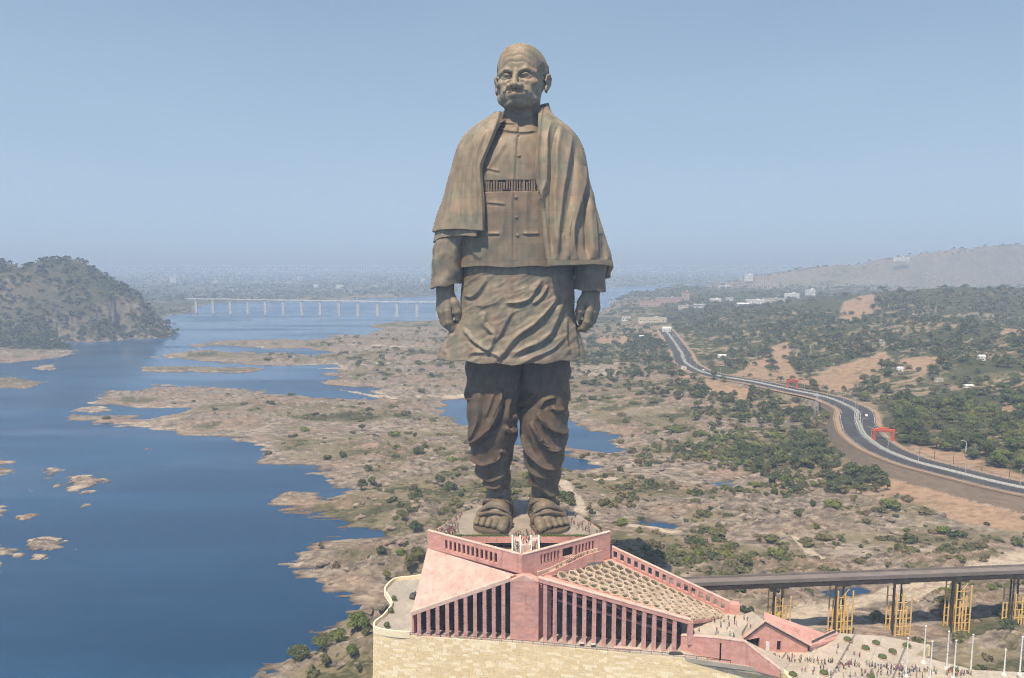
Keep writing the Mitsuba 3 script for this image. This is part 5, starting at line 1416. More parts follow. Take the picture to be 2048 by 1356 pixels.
# ---- feet in sandals
for s, ax, tx in ((-1, -8.6, -12.6), (1, 9.6, 13.4)):
    turn = math.radians(-s * 9)
    ca, sa = math.cos(turn), math.sin(turn)

    def fp(x, f, z, ax=ax, ca=ca, sa=sa):
        """Foot point: x across (positive to the right), f from the heel forwards, turned outwards."""
        return (ax + x * ca - f * sa, f * ca + x * sa, z)

    d = Sculpt((ax - 15, -14, -.5), (ax + 15, 21, 17), .2)
    m = -s                                      # +1: the big toe lies to the right
    d.cap(fp(0, -3, 18), fp(0, -3, 5), 4.3, 4.9, .5)
    d.ell(fp(0, -6.5, 3.6), (5.2, 5.4, 4.0), 1.5)
    d.chain([fp(0, -2, 5.2), fp(m * .6, 4, 4.3), fp(m * 1.0, 8.4, 2.7)], [4.8, 4.3, 2.6], 1.5)
    for i in range(5):
        bx = m * (4.0 - 2.15 * i)
        d.cap(fp(bx * .55, 3, 3.8), fp(bx, 9.6 - .6 * i, 2.7), 2.5, 1.6, 1.2)
    d.chain([fp(-m * 3, -4, 2.6), fp(-m * 4.6, 5, 2.6), fp(-m * 4.8, 8.5, 2.4)], [2.8, 2.5, 1.9], 1.5)
    d.S = np.maximum(d.S, 1.3 - d.Z)
    foot = statue_put('foot', mirrored(d.mesh()), 'bronze_foot')
    for i in range(5):
        e = Sculpt((ax - 15, 4, -.5), (ax + 15, 23, 7), .15)
        bx = m * (4.5 - (0, 3.0, 5.5, 7.9, 10.1)[i])
        r = (1.9, 1.22, 1.16, 1.1, 1.05)[i]
        f0 = 11.0 - .75 * i
        e.chain([fp(bx * .97, f0 - 1, 3.0), fp(bx, f0 + 1.9, 3.0), fp(bx - m * .15, f0 + 3.6 + (.5 if i == 0 else 0), 2.5)], [r, r * .98, r * .95], .4)
        e.ell(fp(bx - m * .15, f0 + 3.9 + (.5 if i == 0 else 0), 2.45), (r * 1.05, r * 1.1, r * .9), .4)
        toe = statue_put('toe', mirrored(e.mesh()), 'bronze_foot', foot)
    out = np.array([(0, 17.2), (3.4, 16.8), (6.2, 14.4), (6.6, 10), (5.6, 3), (5.4, -5), (4.4, -10), (0, -12.4), (-4.4, -10), (-5.6, -5), (-6.2, 3), (-7.2, 9), (-6.2, 13), (-3.2, 16.0)], float) * [m, 1]
    ring = shapely.Polygon(spline(np.vstack([out, out[:1]]), 90)[:-1]).buffer(.3)
    pts = np.array(ring.exterior.coords)[:-1]
    w = np.array([fp(a, b, 0)[:2] for a, b in pts]) * [1, -1]
    sole = prism(w, -.4, 1.35)
    sandal = statue_put('sandal', sole, 'bronze_low', foot, 30)
    for pts_, rad in (([(-6.4, 6, 1.2), (-5.3, 6.8, 4.8), (0, 7.6, 7.3), (5.3, 7.2, 5.4), (6.4, 6.6, 1.2)], .55), ([(-6.8, 9.6, 1.2), (-5.4, 9.6, 4.2), (0, 9.8, 5.9), (5.4, 9.6, 5.0), (7.0, 9.2, 1.2)], .5),
                      ([(-5.8, -3, 1.2), (-5.6, -.5, 5.4), (-3.9, 3.0, 7.9), (0, 4.4, 8.8), (3.9, 3.0, 7.9), (5.6, -.5, 5.4), (5.8, -3, 1.2)], .4)):
        e = Sculpt((ax - 15, -12, 0), (ax + 15, 20, 14), .2)
        q = spline(pts_, 14)
        e.chain([fp(m * a, b, c) for a, b, c in q], [rad * 1.25] * 14, .3)
        statue_put('strap', mirrored(e.mesh()), 'bronze_low', sandal)
# ---------------------------------------------------------------- the bridge beside the monument
scene['deck_grey'] = two(proc(lambda p, n, uv: mi.Color3f(.20, .175, .165) * (.8 + .4 * tfbm(p.x / 5, p.y / 2, 0, octaves=3))), .8)
scene['dark_steel'] = two(proc(lambda p, n, uv: tmix((.035, .03, .028), (.07, .055, .045), tfbm(p.x, p.y, p.z / 3, octaves=2))), .6)
scene['yellow_steel'] = two(proc(lambda p, n, uv: tmix((.85, .58, .20), (.70, .47, .18), tfbm(p.x, p.y, p.z / 2, octaves=2))), .6)
scene['pale_concrete'] = two({'type': 'rgb', 'value': [.55, .54, .52]}, .8)
b0, b1 = np.array([58.0, 260.4]), np.array([330.0, 282.6])
bu = (b1 - b0) / np.linalg.norm(b1 - b0)
bn = np.array([-bu[1], bu[0]])
bp = lambda s, o, z: np.array([*(b0 + bu * s + bn * o), z])
BL = np.linalg.norm(b1 - b0)
bridge = thing('footbridge', 'long grey deck bridge on dark steel piers leading right from the monument', 'bridge')
put('deck', hexa([bp(0, 0, 28.2), bp(BL, 0, 28.2), bp(BL, 5.6, 28.2), bp(0, 5.6, 28.2)], [bp(0, 0, 28.8), bp(BL, 0, 28.8), bp(BL, 5.6, 28.8), bp(0, 5.6, 28.8)]), 'deck_grey', bridge)
for o in (.0, 5.3):
    put('parapet', hexa([bp(0, o, 28.8), bp(BL, o, 28.8), bp(BL, o + .3, 28.8), bp(0, o + .3, 28.8)], [bp(0, o, 29.7), bp(BL, o, 29.7), bp(BL, o + .3, 29.7), bp(0, o + .3, 29.7)]), 'deck_grey', bridge)
for o in (.25, 2.4, 4.7):
    put('girder', hexa([bp(0, o, 26.1), bp(BL, o, 26.1), bp(BL, o + .5, 26.1), bp(0, o + .5, 26.1)], [bp(0, o, 28.2), bp(BL, o, 28.2), bp(BL, o + .5, 28.2), bp(0, o + .5, 28.2)]), 'dark_steel', bridge)
gs = cat_([hexa([bp(s, .1, 26.2), bp(s + .25, .1, 26.2), bp(s + .25, .3, 26.2), bp(s, .3, 26.2)], [bp(s, .1, 28.2), bp(s + .25, .1, 28.2), bp(s + .25, .3, 28.2), bp(s, .3, 28.2)]) for s in np.arange(3, BL, 3.1)])
tag(put('stiffener', gs, 'dark_steel', bridge), None, None, None, 'stuff')
LV = ['left end of the bridge, half hidden by the arcade wall', 'second pier of the bridge from the monument', 'middle of the visible bridge, over the sandy track', 'fourth pier of the bridge, beside a dark green tree', 'bridge pier at the right frame edge']
r = np.random.default_rng(17)
for i, xp in enumerate((108.0, 134.0, 159.0, 184.5, 210.5, 237.0)):
    s = (xp - b0[0]) / bu[0]
    zg = float(ground_height(*bp(s, 3, 0)[:2])[0]) - .6
    pr = put('pier', cat_([box(*(lambda c: (c[0] - .1, c[0] + .1, c[1] - .1, c[1] + .1))(bp(s, 3, 0)), 25.4, 26.1)]), 'dark_steel', bridge)
    for ds, o in ((-3.1, .6), (-.6, 4.9), (2.6, 4.9)):
        put('column', cyl(bp(s + ds, o, zg), bp(s + ds, o, 26.2), .32, n=8), 'dark_steel', pr)
    put('crosshead', hexa([bp(s - 3.2, .3, 25.6), bp(s + 3.2, .3, 25.6), bp(s + 3.2, 5.2, 25.6), bp(s - 3.2, 5.2, 25.6)], [bp(s - 3.2, .3, 26.1), bp(s + 3.2, .3, 26.1), bp(s + 3.2, 5.2, 26.1), bp(s - 3.2, 5.2, 26.1)]), 'dark_steel', pr)
    if i > 4:
        continue
    t = thing('scaffold_tower', f'yellow scaffold tower at the {LV[i]}', 'scaffold', 'yellow scaffold towers at the bridge piers')
    top = (23.5, 24.5, 22.5, 25.0, 20.0)[i]
    xs = (-2.6, -.9, .4, 1.8, 3.7)
    for k, ds in enumerate(xs):
        zt = top - (0, 7, 1.0, 5, .5)[k] - r.uniform(0, 1)
        for o in (-.5, 5.8):
            put('upright', cyl(bp(s + ds, o, zg), bp(s + ds, o, zt), .3, n=6), 'yellow_steel', t)
    zz = zg + 1.5
    while zz < top - 2:
        for o in (-.5, 5.8):
            put('ledger', bar(bp(s - 2.8, o, zz), bp(s + (3.8 if zz < 14 else 2.0), o, zz), .2, .2), 'yellow_steel', t)
            a, b = (-1.1, 2.0) if int(zz) % 2 else (2.0, -1.1)
            put('brace', bar(bp(s + a, o, zz), bp(s + b, o, zz + 3.4), .15, .15), 'yellow_steel', t)
        zz += 3.4

# ---------------------------------------------------------------- the far bridge over the river
fb_ = thing('river_bridge', 'distant bridge of tall white piers across the hazy river', 'bridge')
p0, p1 = np.array([-1005.4, 2200.0]), np.array([-276.8, 2012.0])
st = (p1 - p0) / 12
for k in range(0, 19):
    c = p0 + st * k
    put('pier', box(c[0] - 3.6, c[0] + 3.6, c[1] - 2, c[1] + 2, -3, 43.5), 'pale_concrete', fb_)
e0, e1 = p0 - st * .6, p0 + st * 20
put('deck', bar((*e0, 45), (*e1, 45), 9, 2.4), 'pale_concrete', fb_)

# ---------------------------------------------------------------- houses of the far town and the farms
scene['wall_white'] = two({'type': 'rgb', 'value': [.80, .79, .76]}, .8)
scene['wall_cream'] = two({'type': 'rgb', 'value': [.66, .59, .47]}, .8)
scene['wall_pink'] = two({'type': 'rgb', 'value': [.52, .36, .32]}, .8)
scene['roof_grey'] = two({'type': 'rgb', 'value': [.34, .31, .29]}, .8)
scene['roof_red'] = two({'type': 'rgb', 'value': [.34, .17, .12]}, .8)
scene['window_dark'] = two({'type': 'rgb', 'value': [.05, .055, .06]}, .3)
r = np.random.default_rng(23)
for i, (x, y, z, w, h, col, say) in enumerate(HOUSES):
    tent = 'tent' in say
    t = thing('tent' if tent else 'house', say, 'tent' if tent else 'building', None)
    dep = min(w * .6, 14) if w > 12 else w * .7
    z0 = z - 3
    hw = h * .8
    put('wall', box(x - w / 2, x + w / 2, y, y + dep, z0, z + hw), 'wall_' + col, t)
    rm = 'roof_red' if col == 'pink' and i % 2 else ('wall_white' if col == 'white' and i % 3 else 'roof_grey')
    if w > 30 or 'tower' in say or 'block' in say:
        put('roof', box(x - w / 2 - .4, x + w / 2 + .4, y - .4, y + dep + .4, z + hw, z + hw + .08 * h), rm, t)
        put('stair_head', box(x + w * .1, x + w * .1 + min(w * .2, 6), y + dep * .4, y + dep * .8, z + hw + .08 * h, z + h * 1.05), 'wall_' + col, t)
    else:
        ov = .06 * w
        rv = np.array([[x - w / 2 - ov, y - ov, z + hw], [x + w / 2 + ov, y - ov, z + hw], [x + w / 2 + ov, y + dep + ov, z + hw], [x - w / 2 - ov, y + dep + ov, z + hw], [x - w / 2 - ov, y + dep / 2, z + h * 1.1], [x + w / 2 + ov, y + dep / 2, z + h * 1.1]])
        put('roof', trimesh.Trimesh(rv, [[0, 1, 5], [0, 5, 4], [2, 3, 4], [2, 4, 5], [0, 4, 3], [1, 2, 5], [0, 3, 2], [0, 2, 1]], process=False), rm if not tent else 'wall_white', t)
    nw = int(np.clip(w / 4.2, 1, 12))
    for fl in range(int(np.clip(hw / 5.2, 1, 4))):
        if tent:
            break
        for k in range(nw):
            cx = x - w / 2 + w * (k + .5) / nw
            zz = z + hw * (.35 if hw < 6 else (fl + .45) / max(1, int(np.clip(hw / 5.2, 1, 4))))
            put('window', box(cx - w / nw * .2, cx + w / nw * .2, y - .12, y + .05, zz - .1 * min(hw, 9), zz + .14 * min(hw, 9)), 'window_dark', t)

# ---------------------------------------------------------------- furniture of the highway
scene['gate_red'] = two(proc(lambda p, n, uv: tmix((.60, .13, .07), (.52, .10, .06), tfbm(p.x, p.y, p.z, octaves=2))), .6)
scene['galvanised'] = two({'type': 'rgb', 'value': [.50, .51, .52]}, .5)
scene['pole_brown'] = two({'type': 'rgb', 'value': [.12, .085, .06]}, .8)
scene['glass_dark'] = two({'type': 'rgb', 'value': [.02, .022, .026]}, .1)
for (yy, say) in ((516.5, 'red gate arch standing over the far carriageway at the near bend'), (733.0, 'smaller red gate arch further along the highway')):
    i = int(np.argmin(np.abs(ROAD_LINE[:, 1] - yy)))
    q, t_ = ROAD_LINE[i], ROAD_T[i]
    nn = np.array([t_[1], -t_[0]])
    g = thing('gate_arch', say, 'gate')
    a, b = q + nn * 3.2, q + nn * 16.2
    for c, out in ((a, -1), (b, 1)):
        put('post', box(c[0] - .75, c[0] + .75, c[1] - .9, c[1] + .9, 22, 29.2), 'gate_red', g)
        put('plinth', box(c[0] - 1.1, c[0] + 1.1, c[1] - 1.2, c[1] + 1.2, 22, 23.2), 'gate_red', g)
        put('bracket', bar((*(c - nn * out * .6), 26.4), (*(c - nn * out * 2.8), 28.9), .9, .7), 'gate_red', g)
    put('lintel', bar((*(a - nn * 1.4), 29.6), (*(b + nn * 1.4), 29.6), 2.0, 1.7), 'gate_red', g)
    put('crown_board', bar((*(a + nn * 3), 31.0), (*(b - nn * 3), 31.0), 1.4, 1.2), 'gate_red', g)
    put('sign_panel', bar((*(a + nn * 3.4), 28.3), (*(b - nn * 3.4), 28.3), .3, 1.0), 'pale_concrete', g)
lamp_s = [i for i in range(len(ROAD_LINE)) if 300 < ROAD_LINE[i, 1] < 1250]
acc, last = 0, None
for i in lamp_s:
    if last is not None and np.linalg.norm(ROAD_LINE[i] - last) < 29:
        continue
    last = ROAD_LINE[i]
    nn = np.array([ROAD_T[i][1], -ROAD_T[i][0]])
    x, y = ROAD_LINE[i]
    t = thing('street_lamp', 'thin grey double armed street lamp on the highway median', 'street lamp', 'street lamps along the highway median')
    put('pole', cyl((x, y, 22.5), (x, y, 32.5), .16, .10, 6), 'galvanised', t)
    for s in (-1, 1):
        arm = put('arm', bar((x, y, 32.3), (*(np.array([x, y]) + nn * s * 1.9), 32.9), .1, .1), 'galvanised', t)
        c = np.array([x, y]) + nn * s * 2.2
        put('lamp_head', bar((*(c - nn * .4), 32.9), (*(c + nn * .4), 32.95), .35, .18), 'galvanised', arm)
t = thing('tall_lamp', 'tall white lamp post with a bent top on the far verge of the highway', 'street lamp')
q = np.array([306.9 + 4, 463.0])
put('pole', cyl((*q, 21.5), (*q, 33), .3, .2, 8), 'white_paint', t)
put('arm', cat_([cyl((*q, 33), (q[0] - .8, q[1], 34.4), .2, .16, 8), cyl((q[0] - .8, q[1], 34.4), (q[0] - 2.6, q[1], 35.0), .16, .12, 8)]), 'white_paint', t)
put('lamp_head', box(q[0] - 3.8, q[0] - 2.4, q[1] - .25, q[1] + .25, 34.85, 35.1), 'white_paint', t)
t = thing('lattice_mast', 'grey steel lattice mast standing among bushes below the highway', 'mast')
mx, my, mz = 283.8, 634.0, 10.5
for sx, sy in ((-1, -1), (1, -1), (1, 1), (-1, 1)):
    put('leg', cyl((mx + 1.9 * sx, my + 1.9 * sy, mz), (mx + .3 * sx, my + .3 * sy, mz + 26), .16, .1, 5), 'galvanised', t)
for k in range(9):
    f0, f1 = 1.9 - 1.6 * k / 9, 1.9 - 1.6 * (k + 1) / 9
    z0, z1 = mz + 26 * k / 9, mz + 26 * (k + 1) / 9
    for (ax, ay), (bx, by) in (((-1, -1), (1, -1)), ((1, -1), (1, 1)), ((1, 1), (-1, 1)), ((-1, 1), (-1, -1))):
        put('lacing', bar((mx + ax * f0, my + ay * f0, z0), (mx + bx * f1, my + by * f1, z1), .1, .1), 'galvanised', t)
for zz in (mz + 20, mz + 23.5):
    put('cross_arm', bar((mx - 2.6, my, zz), (mx + 2.6, my, zz), .22, .22), 'galvanised', t)
for k in range(7):
    i = int(np.argmin(np.abs(ROAD_LINE[:, 1] - (395 + 16 * k))))
    nn = np.array([ROAD_T[i][1], -ROAD_T[i][0]])
    q = ROAD_LINE[i] + nn * 18.5
    zg = float(ground_height(*q)[0])
    put('verge_post', cyl((*q, zg - .5), (*q, zg + 6.5), .22, .15, 6), 'pole_brown', None, False, 'bare brown post in the row along the wooded verge of the highway', 'post', 'brown posts along the far verge')


def vehicle(name, x, y, z, rot, L, W_, Hh, paint, say, cat, van=False):
    t = thing(name, say, cat)
    M = T().translate([x, y, z]).rotate([0, 0, 1], rot)

    def part(n_, m, b, par=None):
        k = key_for(f'{par or t}__{n_}')
        scene[k] = mikit.ply(m, b, smooth=30, to_world=M)
        return k
    hl = L / 2
    prof = [(-hl, .35), (hl, .35), (hl, .95), (hl * .55, 1.05), (hl * .25, Hh), (-hl * .7, Hh), (-hl * .95, 1.05), (-hl, .95)] if not van else [(-hl, .35), (hl, .35), (hl, 1.0), (hl * .82, 1.3), (hl * .62, Hh), (-hl, Hh)]
    m = gable(prof, -W_ / 2, W_ / 2)
    body = part('body', m, paint)
    part('windscreen', bar((hl * .53, 0, 1.12), (hl * .29, 0, Hh - .1), W_ * .84, .06, (0, 1, 0)) if not van else box(hl * .66, hl * .83, -W_ * .42, W_ * .42, 1.35, Hh - .2), 'glass_dark')
    for s in (-1, 1):
        part('side_window', box(-hl * .62, hl * .2, s * W_ / 2 - .03, s * W_ / 2 + .03, 1.05 if not van else 1.35, Hh - .12), 'glass_dark')
        for xx in (-hl * .62, hl * .62):
            w = part('wheel', cyl((xx, s * (W_ / 2 - .15), .34), (xx, s * (W_ / 2 + .05), .34), .34, n=12), 'dark_metal')
    part('headlight', box(hl - .02, hl + .04, -W_ * .4, -W_ * .2, .6, .8), 'white_paint')
    part('headlight', box(hl - .02, hl + .04, W_ * .2, W_ * .4, .6, .8), 'white_paint')


vehicle('parked_car', -37.0, 249.0, 30.0, 70, 4.2, 1.8, 1.7, 'dark_metal', 'small dark car parked on the left terrace beside the sloping facet', 'car')
for x, y, say in ((-43.6, 237.0, 'dark leafy potted shrub against the curved terrace parapet'), (-43.2, 226.8, 'dark potted shrub at the left front corner of the terrace'), (-44.0, 246.0, 'potted shrub furthest back along the curved parapet')):
    t = thing('potted_shrub', say, 'potted plant')
    put('pot', cyl((x, y, 30), (x, y, 30.7), .5, .65, 12), 'pale_trim', t)
    b = trimesh.creation.icosphere(2, .95)
    b.vertices = b.vertices * (1 + .5 * (meshkit.noise(b.vertices * 3 + x) - .5))[:, None] + [x, y, 31.2]
    put('shrub', b, 'hedge_leaf', t, True)
for k, (px_, py_, L) in enumerate(((33.0, 213.4, 7.0), (36.5, 212.9, 6.0), (50.5, 210.4, 4.5))):
    t = thing('board_stack', ('pale stack of building boards on the terrace edge below the columns', 'second lower stack of boards right of the first on the terrace edge', 'dark bench like stack at the foot of the entrance wall')[k], 'stack of boards')
    for j in range(3):
        put('board', box(px_ + .2 * j, px_ + L - .3 * j, py_ - .1 - .1 * j, py_ + .7 + .05 * j, 30.02 + .22 * j, 30.2 + .22 * j), 'pale_trim' if k < 2 else 'dark_metal', t)
for k, (x, y) in enumerate(((22.3, 215.2), (26.0, 214.6))):
    t = thing('crate', ('dark crate on the terrace edge below the third column of the right wing', 'dark crate right of the other crate on the terrace edge')[k], 'crate')
    put('box', box(x, x + 1.3, y, y + 1.0, 30.0, 30.9), 'dark_metal', t)
    put('lid', box(x - .05, x + 1.35, y - .05, y + 1.05, 30.9, 31.0), 'galvanised', t)
for k, (yy, off, say) in enumerate(((690, -6, 'white van driving along the near carriageway beyond the mast'), (600, 7, 'white car on the far carriageway in the bend'), (860, 5, 'small pale car far along the highway'))):
    i = int(np.argmin(np.abs(ROAD_LINE[:, 1] - yy)))
    nn = np.array([ROAD_T[i][1], -ROAD_T[i][0]])
    q = ROAD_LINE[i] + nn * off
    vehicle('car' if k else 'van', q[0], q[1], 22.12, math.degrees(math.atan2(ROAD_T[i][1], ROAD_T[i][0])), 4.4 + (k == 0), 1.9, 1.6 + .7 * (k == 0), 'white_paint', say, 'van' if k == 0 else 'car', k == 0)
# ---------------------------------------------------------------- trees and bushes
def leafy(seed, blobs, n, leaf, stretch=1.0):
    """A crown: n leaf clumps, each a bent pair of triangles, spread through the shells of the blobs (x, y, z, r)."""
    r = np.random.default_rng(seed)
    bl = np.array(blobs, float)
    w = bl[:, 3]**2
    k = r.choice(len(bl), n, p=w / w.sum())
    d = r.normal(size=(n, 3))
    d /= np.linalg.norm(d, axis=1, keepdims=True)
    d[:, 2] = np.where(r.random(n) < .75, np.abs(d[:, 2]), d[:, 2])
    rad = bl[k, 3] * r.uniform(.45, 1.08, n)**.6
    c = bl[k, :3] + d * rad[:, None] * [1, 1, stretch]
    nrm = d + r.normal(size=(n, 3)) * .55
    nrm /= np.linalg.norm(nrm, axis=1, keepdims=True)
    a = np.cross(nrm, r.normal(size=(n, 3)))
    a /= np.linalg.norm(a, axis=1, keepdims=True)
    b = np.cross(nrm, a)
    s = leaf * r.uniform(.6, 1.35, n)[:, None]
    p = [c - a * s, c + b * s * .62 - nrm * s * .18, c + a * s, c - b * s * .62 - nrm * s * .18]
    v = np.stack(p, 1).reshape(-1, 3)
    i = np.arange(n)[:, None] * 4
    f = np.vstack([i + [0, 1, 2], i + [0, 2, 3]])
    return trimesh.Trimesh(v, f, process=False)


def limb(p, q, r0, r1):
    return cyl(p, q, r0, r1, 6)


def leaf_color(a, b, yellow):
    def fn(p, n, uv):
        t = tfbm(p.x / 6, p.y / 6, p.z / 5, octaves=2)
        f = tn(p.x / .8, p.y / .8, p.z / .8)
        c = tmix(a, b, tss(.3, .7, t))
        c = tmix(c, mi.Color3f(yellow), .5 * tss(.62, .9, tn(p.x / 22, p.y / 22, 5.0)))
        return c * (.7 + .6 * f)
    return fn


scene['leaf_dark'] = {'type': 'twosided', 'bsdf': {'type': 'diffuse', 'reflectance': proc(leaf_color((.078, .102, .052), (.125, .145, .070), (.18, .175, .07)))}}
scene['leaf_olive'] = {'type': 'twosided', 'bsdf': {'type': 'diffuse', 'reflectance': proc(leaf_color((.118, .130, .066), (.175, .175, .088), (.22, .19, .09)))}}
scene['leaf_dry'] = {'type': 'twosided', 'bsdf': {'type': 'diffuse', 'reflectance': proc(leaf_color((.145, .125, .072), (.20, .165, .095), (.22, .19, .08)))}}
scene['leaf_bright'] = {'type': 'twosided', 'bsdf': {'type': 'diffuse', 'reflectance': proc(leaf_color((.125, .165, .055), (.185, .21, .07), (.26, .235, .08)))}}
for k_, c_ in (('dark', (.058, .074, .042)), ('olive', (.098, .108, .058)), ('dry', (.165, .14, .085))):
    scene['far_leaf_' + k_] = {'type': 'twosided', 'bsdf': {'type': 'diffuse', 'reflectance': proc(lambda p, n, uv, c_=c_: mi.Color3f(*c_) * 1.3 * (.75 + .5 * tn(p.x / 40, p.y / 40, 3.0)))}}
scene['bark'] = {'type': 'twosided', 'bsdf': {'type': 'diffuse', 'reflectance': proc(lambda p, n, uv: mi.Color3f(.13, .10, .075) * (.7 + .6 * tn(p.x * 3, p.y * 3, p.z)))}}

PROTO = {}


def proto_tree(name, seed, h, spread, blobs_n, n, leaf, mat, trunk=True):
    """One kind of tree: entries of its trunk and crown (about 1 unit = 1 metre, foot at the origin)."""
    r = np.random.default_rng(seed)
    bl, limbs = [], []
    th = h * r.uniform(.28, .36)
    limbs.append(limb((0, 0, -1.0), (.15, .1, th), .05 * h * .8, .034 * h))
    for k in range(blobs_n):
        a = k * 2.4 + r.uniform(-.5, .5)
        d = spread * r.uniform(.25, .72) * (0 if k == 0 else 1)
        rr = spread * r.uniform(.34, .56)
        z = h * r.uniform(.50, .80) + (h * .12 if k == 0 else 0) - .22 * d
        bl.append((d * math.cos(a), d * math.sin(a), z, rr))
        if k % 2 == 0:
            limbs.append(limb((.15, .1, th * r.uniform(.75, 1)), (d * math.cos(a) * .8, d * math.sin(a) * .8, z), .022 * h, .008 * h))
    crown = leafy(seed + 1, bl, n, leaf, .82)
    PROTO[name] = (cat_(limbs), crown, mat, (h, spread))


def proto_bush(name, seed, h, spread, n, leaf, mat):
    r = np.random.default_rng(seed)
    bl = [(spread * .5 * math.cos(a), spread * .5 * math.sin(a), h * r.uniform(.2, .45), spread * r.uniform(.35, .6)) for a in r.uniform(0, 6.28, 5)]
    PROTO[name] = (None, leafy(seed + 1, bl, n, leaf, h / spread * 1.1), mat, (h, spread))


for i in range(4):
    proto_tree(f'broad{i}', 100 + i, 8.0 + .8 * i, 4.6 + .3 * i, 7 + i % 3, 900, .55, 'leaf_dark')
for i in range(3):
    proto_tree(f'olive{i}', 200 + i, 7.0 + .9 * i, 3.7 + .3 * i, 6 + i, 750, .5, 'leaf_olive')
for i in range(2):
    proto_tree(f'bright{i}', 300 + i, 7.5, 4.2, 7, 850, .5, 'leaf_bright')
for i in range(2):
    proto_tree(f'dry{i}', 400 + i, 6.5, 3.4, 6, 320, .42, 'leaf_dry')
for i in range(2):
    proto_bush(f'bush_dark{i}', 500 + i, 2.0, 2.0, 260, .36, 'leaf_dark')
    proto_bush(f'bush_olive{i}', 510 + i, 1.6, 1.9, 240, .36, 'leaf_olive')
    proto_bush(f'bush_dry{i}', 520 + i, 1.3, 1.8, 180, .34, 'leaf_dry')
    proto_bush(f'bush_bright{i}', 530 + i, 1.9, 2.0, 260, .36, 'leaf_bright')
# lighter copies for the masses
LIGHT = {'far_dark': (600, 7.5, 4.8, 'far_leaf_dark'), 'far_olive': (610, 6.0, 4.2, 'far_leaf_olive'), 'far_dry': (620, 3.6, 3.4, 'far_leaf_dry')}
for k, (seed, h, s, mat) in LIGHT.items():
    r = np.random.default_rng(seed)
    bl = [(s * .45 * math.cos(a), s * .45 * math.sin(a), h * r.uniform(.4, .65), s * r.uniform(.4, .6)) for a in (0, 2.1, 4.2)] + [(0, 0, h * .62, s * .5)]
    PROTO[k] = (None, leafy(seed + 1, bl, 110, .95, .85), mat, (h, s))
for k, (tr, cr, mat, _) in PROTO.items():
    g = {'type': 'shapegroup'}
    if tr is not None:
        g['trunk'] = mikit.ply(tr, 'bark')
        g['crown'] = mikit.ply(cr, mat)
    else:
        g['foliage'] = mikit.ply(cr, mat)
    scene['kind_' + k] = g


SHAPE = np.random.default_rng(9)


def grow(key, kind, x, y, z, size, turn, squash=1.0):
    w = (.62, 1.6) if kind.startswith('bush') else (.8, 1.25)
    scene[key] = {'type': 'instance', 'group': {'type': 'ref', 'id': 'kind_' + kind}, 'to_world': T().translate([float(x), float(y), float(z)]).rotate([0, 0, 1], float(turn)).scale([float(size * SHAPE.uniform(*w)), float(size * SHAPE.uniform(*w)), float(size * squash)])}


r = np.random.default_rng(77)
CAND = []          # (x, y, kind, size, group)


def scatter(n, xr, yr, accept):
    x, y = r.uniform(*xr, n), r.uniform(*yr, n)
    z, g, b, sd, hl, hr, rd = terrain(x[None, :], y[None, :])
    z, g, b, sd, hl, hr, rd = (a[0] for a in (z, g, b, sd, hl, hr, rd))
    d = shapely.distance(shapely.points(x, y), BASE_PLAN)
    p = accept(x, y, z, g, b, sd, rd)
    ok = (r.random(n) < p) & (sd > 2) & (d > 5) & (np.abs(x / y) < 1.0)
    return x[ok], y[ok], z[ok], g[ok], sd[ok], rd[ok]


def visible(x, y, z):
    dep = y * math.cos(PITCH) + (CAM_H - z) * math.sin(PITCH)
    u = 1383.9 * x / dep
    v = -((z - CAM_H) * math.cos(PITCH) + y * math.sin(PITCH)) / dep * 1383.9
    return (np.abs(u) < 1030) & (v < 690)


track = shapely.union_all([shapely.LineString(l).buffer(w * .75) for l, w in SAND_TRACKS] + [shapely.Polygon(p).buffer(0) for p in SOIL_FIELDS] + [shapely.LineString([b0, b1]).buffer(6)])


def off_track(x, y):
    return ~shapely.contains_xy(track, x, y)


# wooded slope beyond the highway
dens = lambda x, y, s=60, seed=91: sstep(.40, .58, fb(x, y, s, None, 3, seed))
for (xr, yr, n, grp, say) in (((250, 700), (395, 620), 2100, 'trees on the wooded slope above the near highway', 'tree in the dense wood on the slope above the near highway'),
                              ((280, 900), (620, 1000), 3200, 'trees scattered over the rising ground right of the highway', 'tree on the rising ground right of the highway'),
                              ((330, 1300), (1000, 1500), 5600, 'trees on the ridge in front of the hazy right hill', 'small tree on the ridge in front of the hazy right hill')):
    x, y, z, g, sd, rd = scatter(n, xr, yr, lambda x, y, z, g, b, sd, rd, yr=yr: (rd > 22) * off_track(x, y) * (.25 + .75 * dens(x, y)) * (1 if yr[0] < 600 else .62))
    for i in range(len(x)):
        k = r.choice(['broad', 'olive', 'bright', 'dry'], p=[.32, .36, .14, .18] if yr[0] > 600 else [.32, .22, .37, .09])
        CAND.append((x[i], y[i], z[i], f'{k}{r.integers(4 if k == "broad" else 3 if k == "olive" else 2)}', r.uniform(.5, 1.3), grp, say, 'tree'))
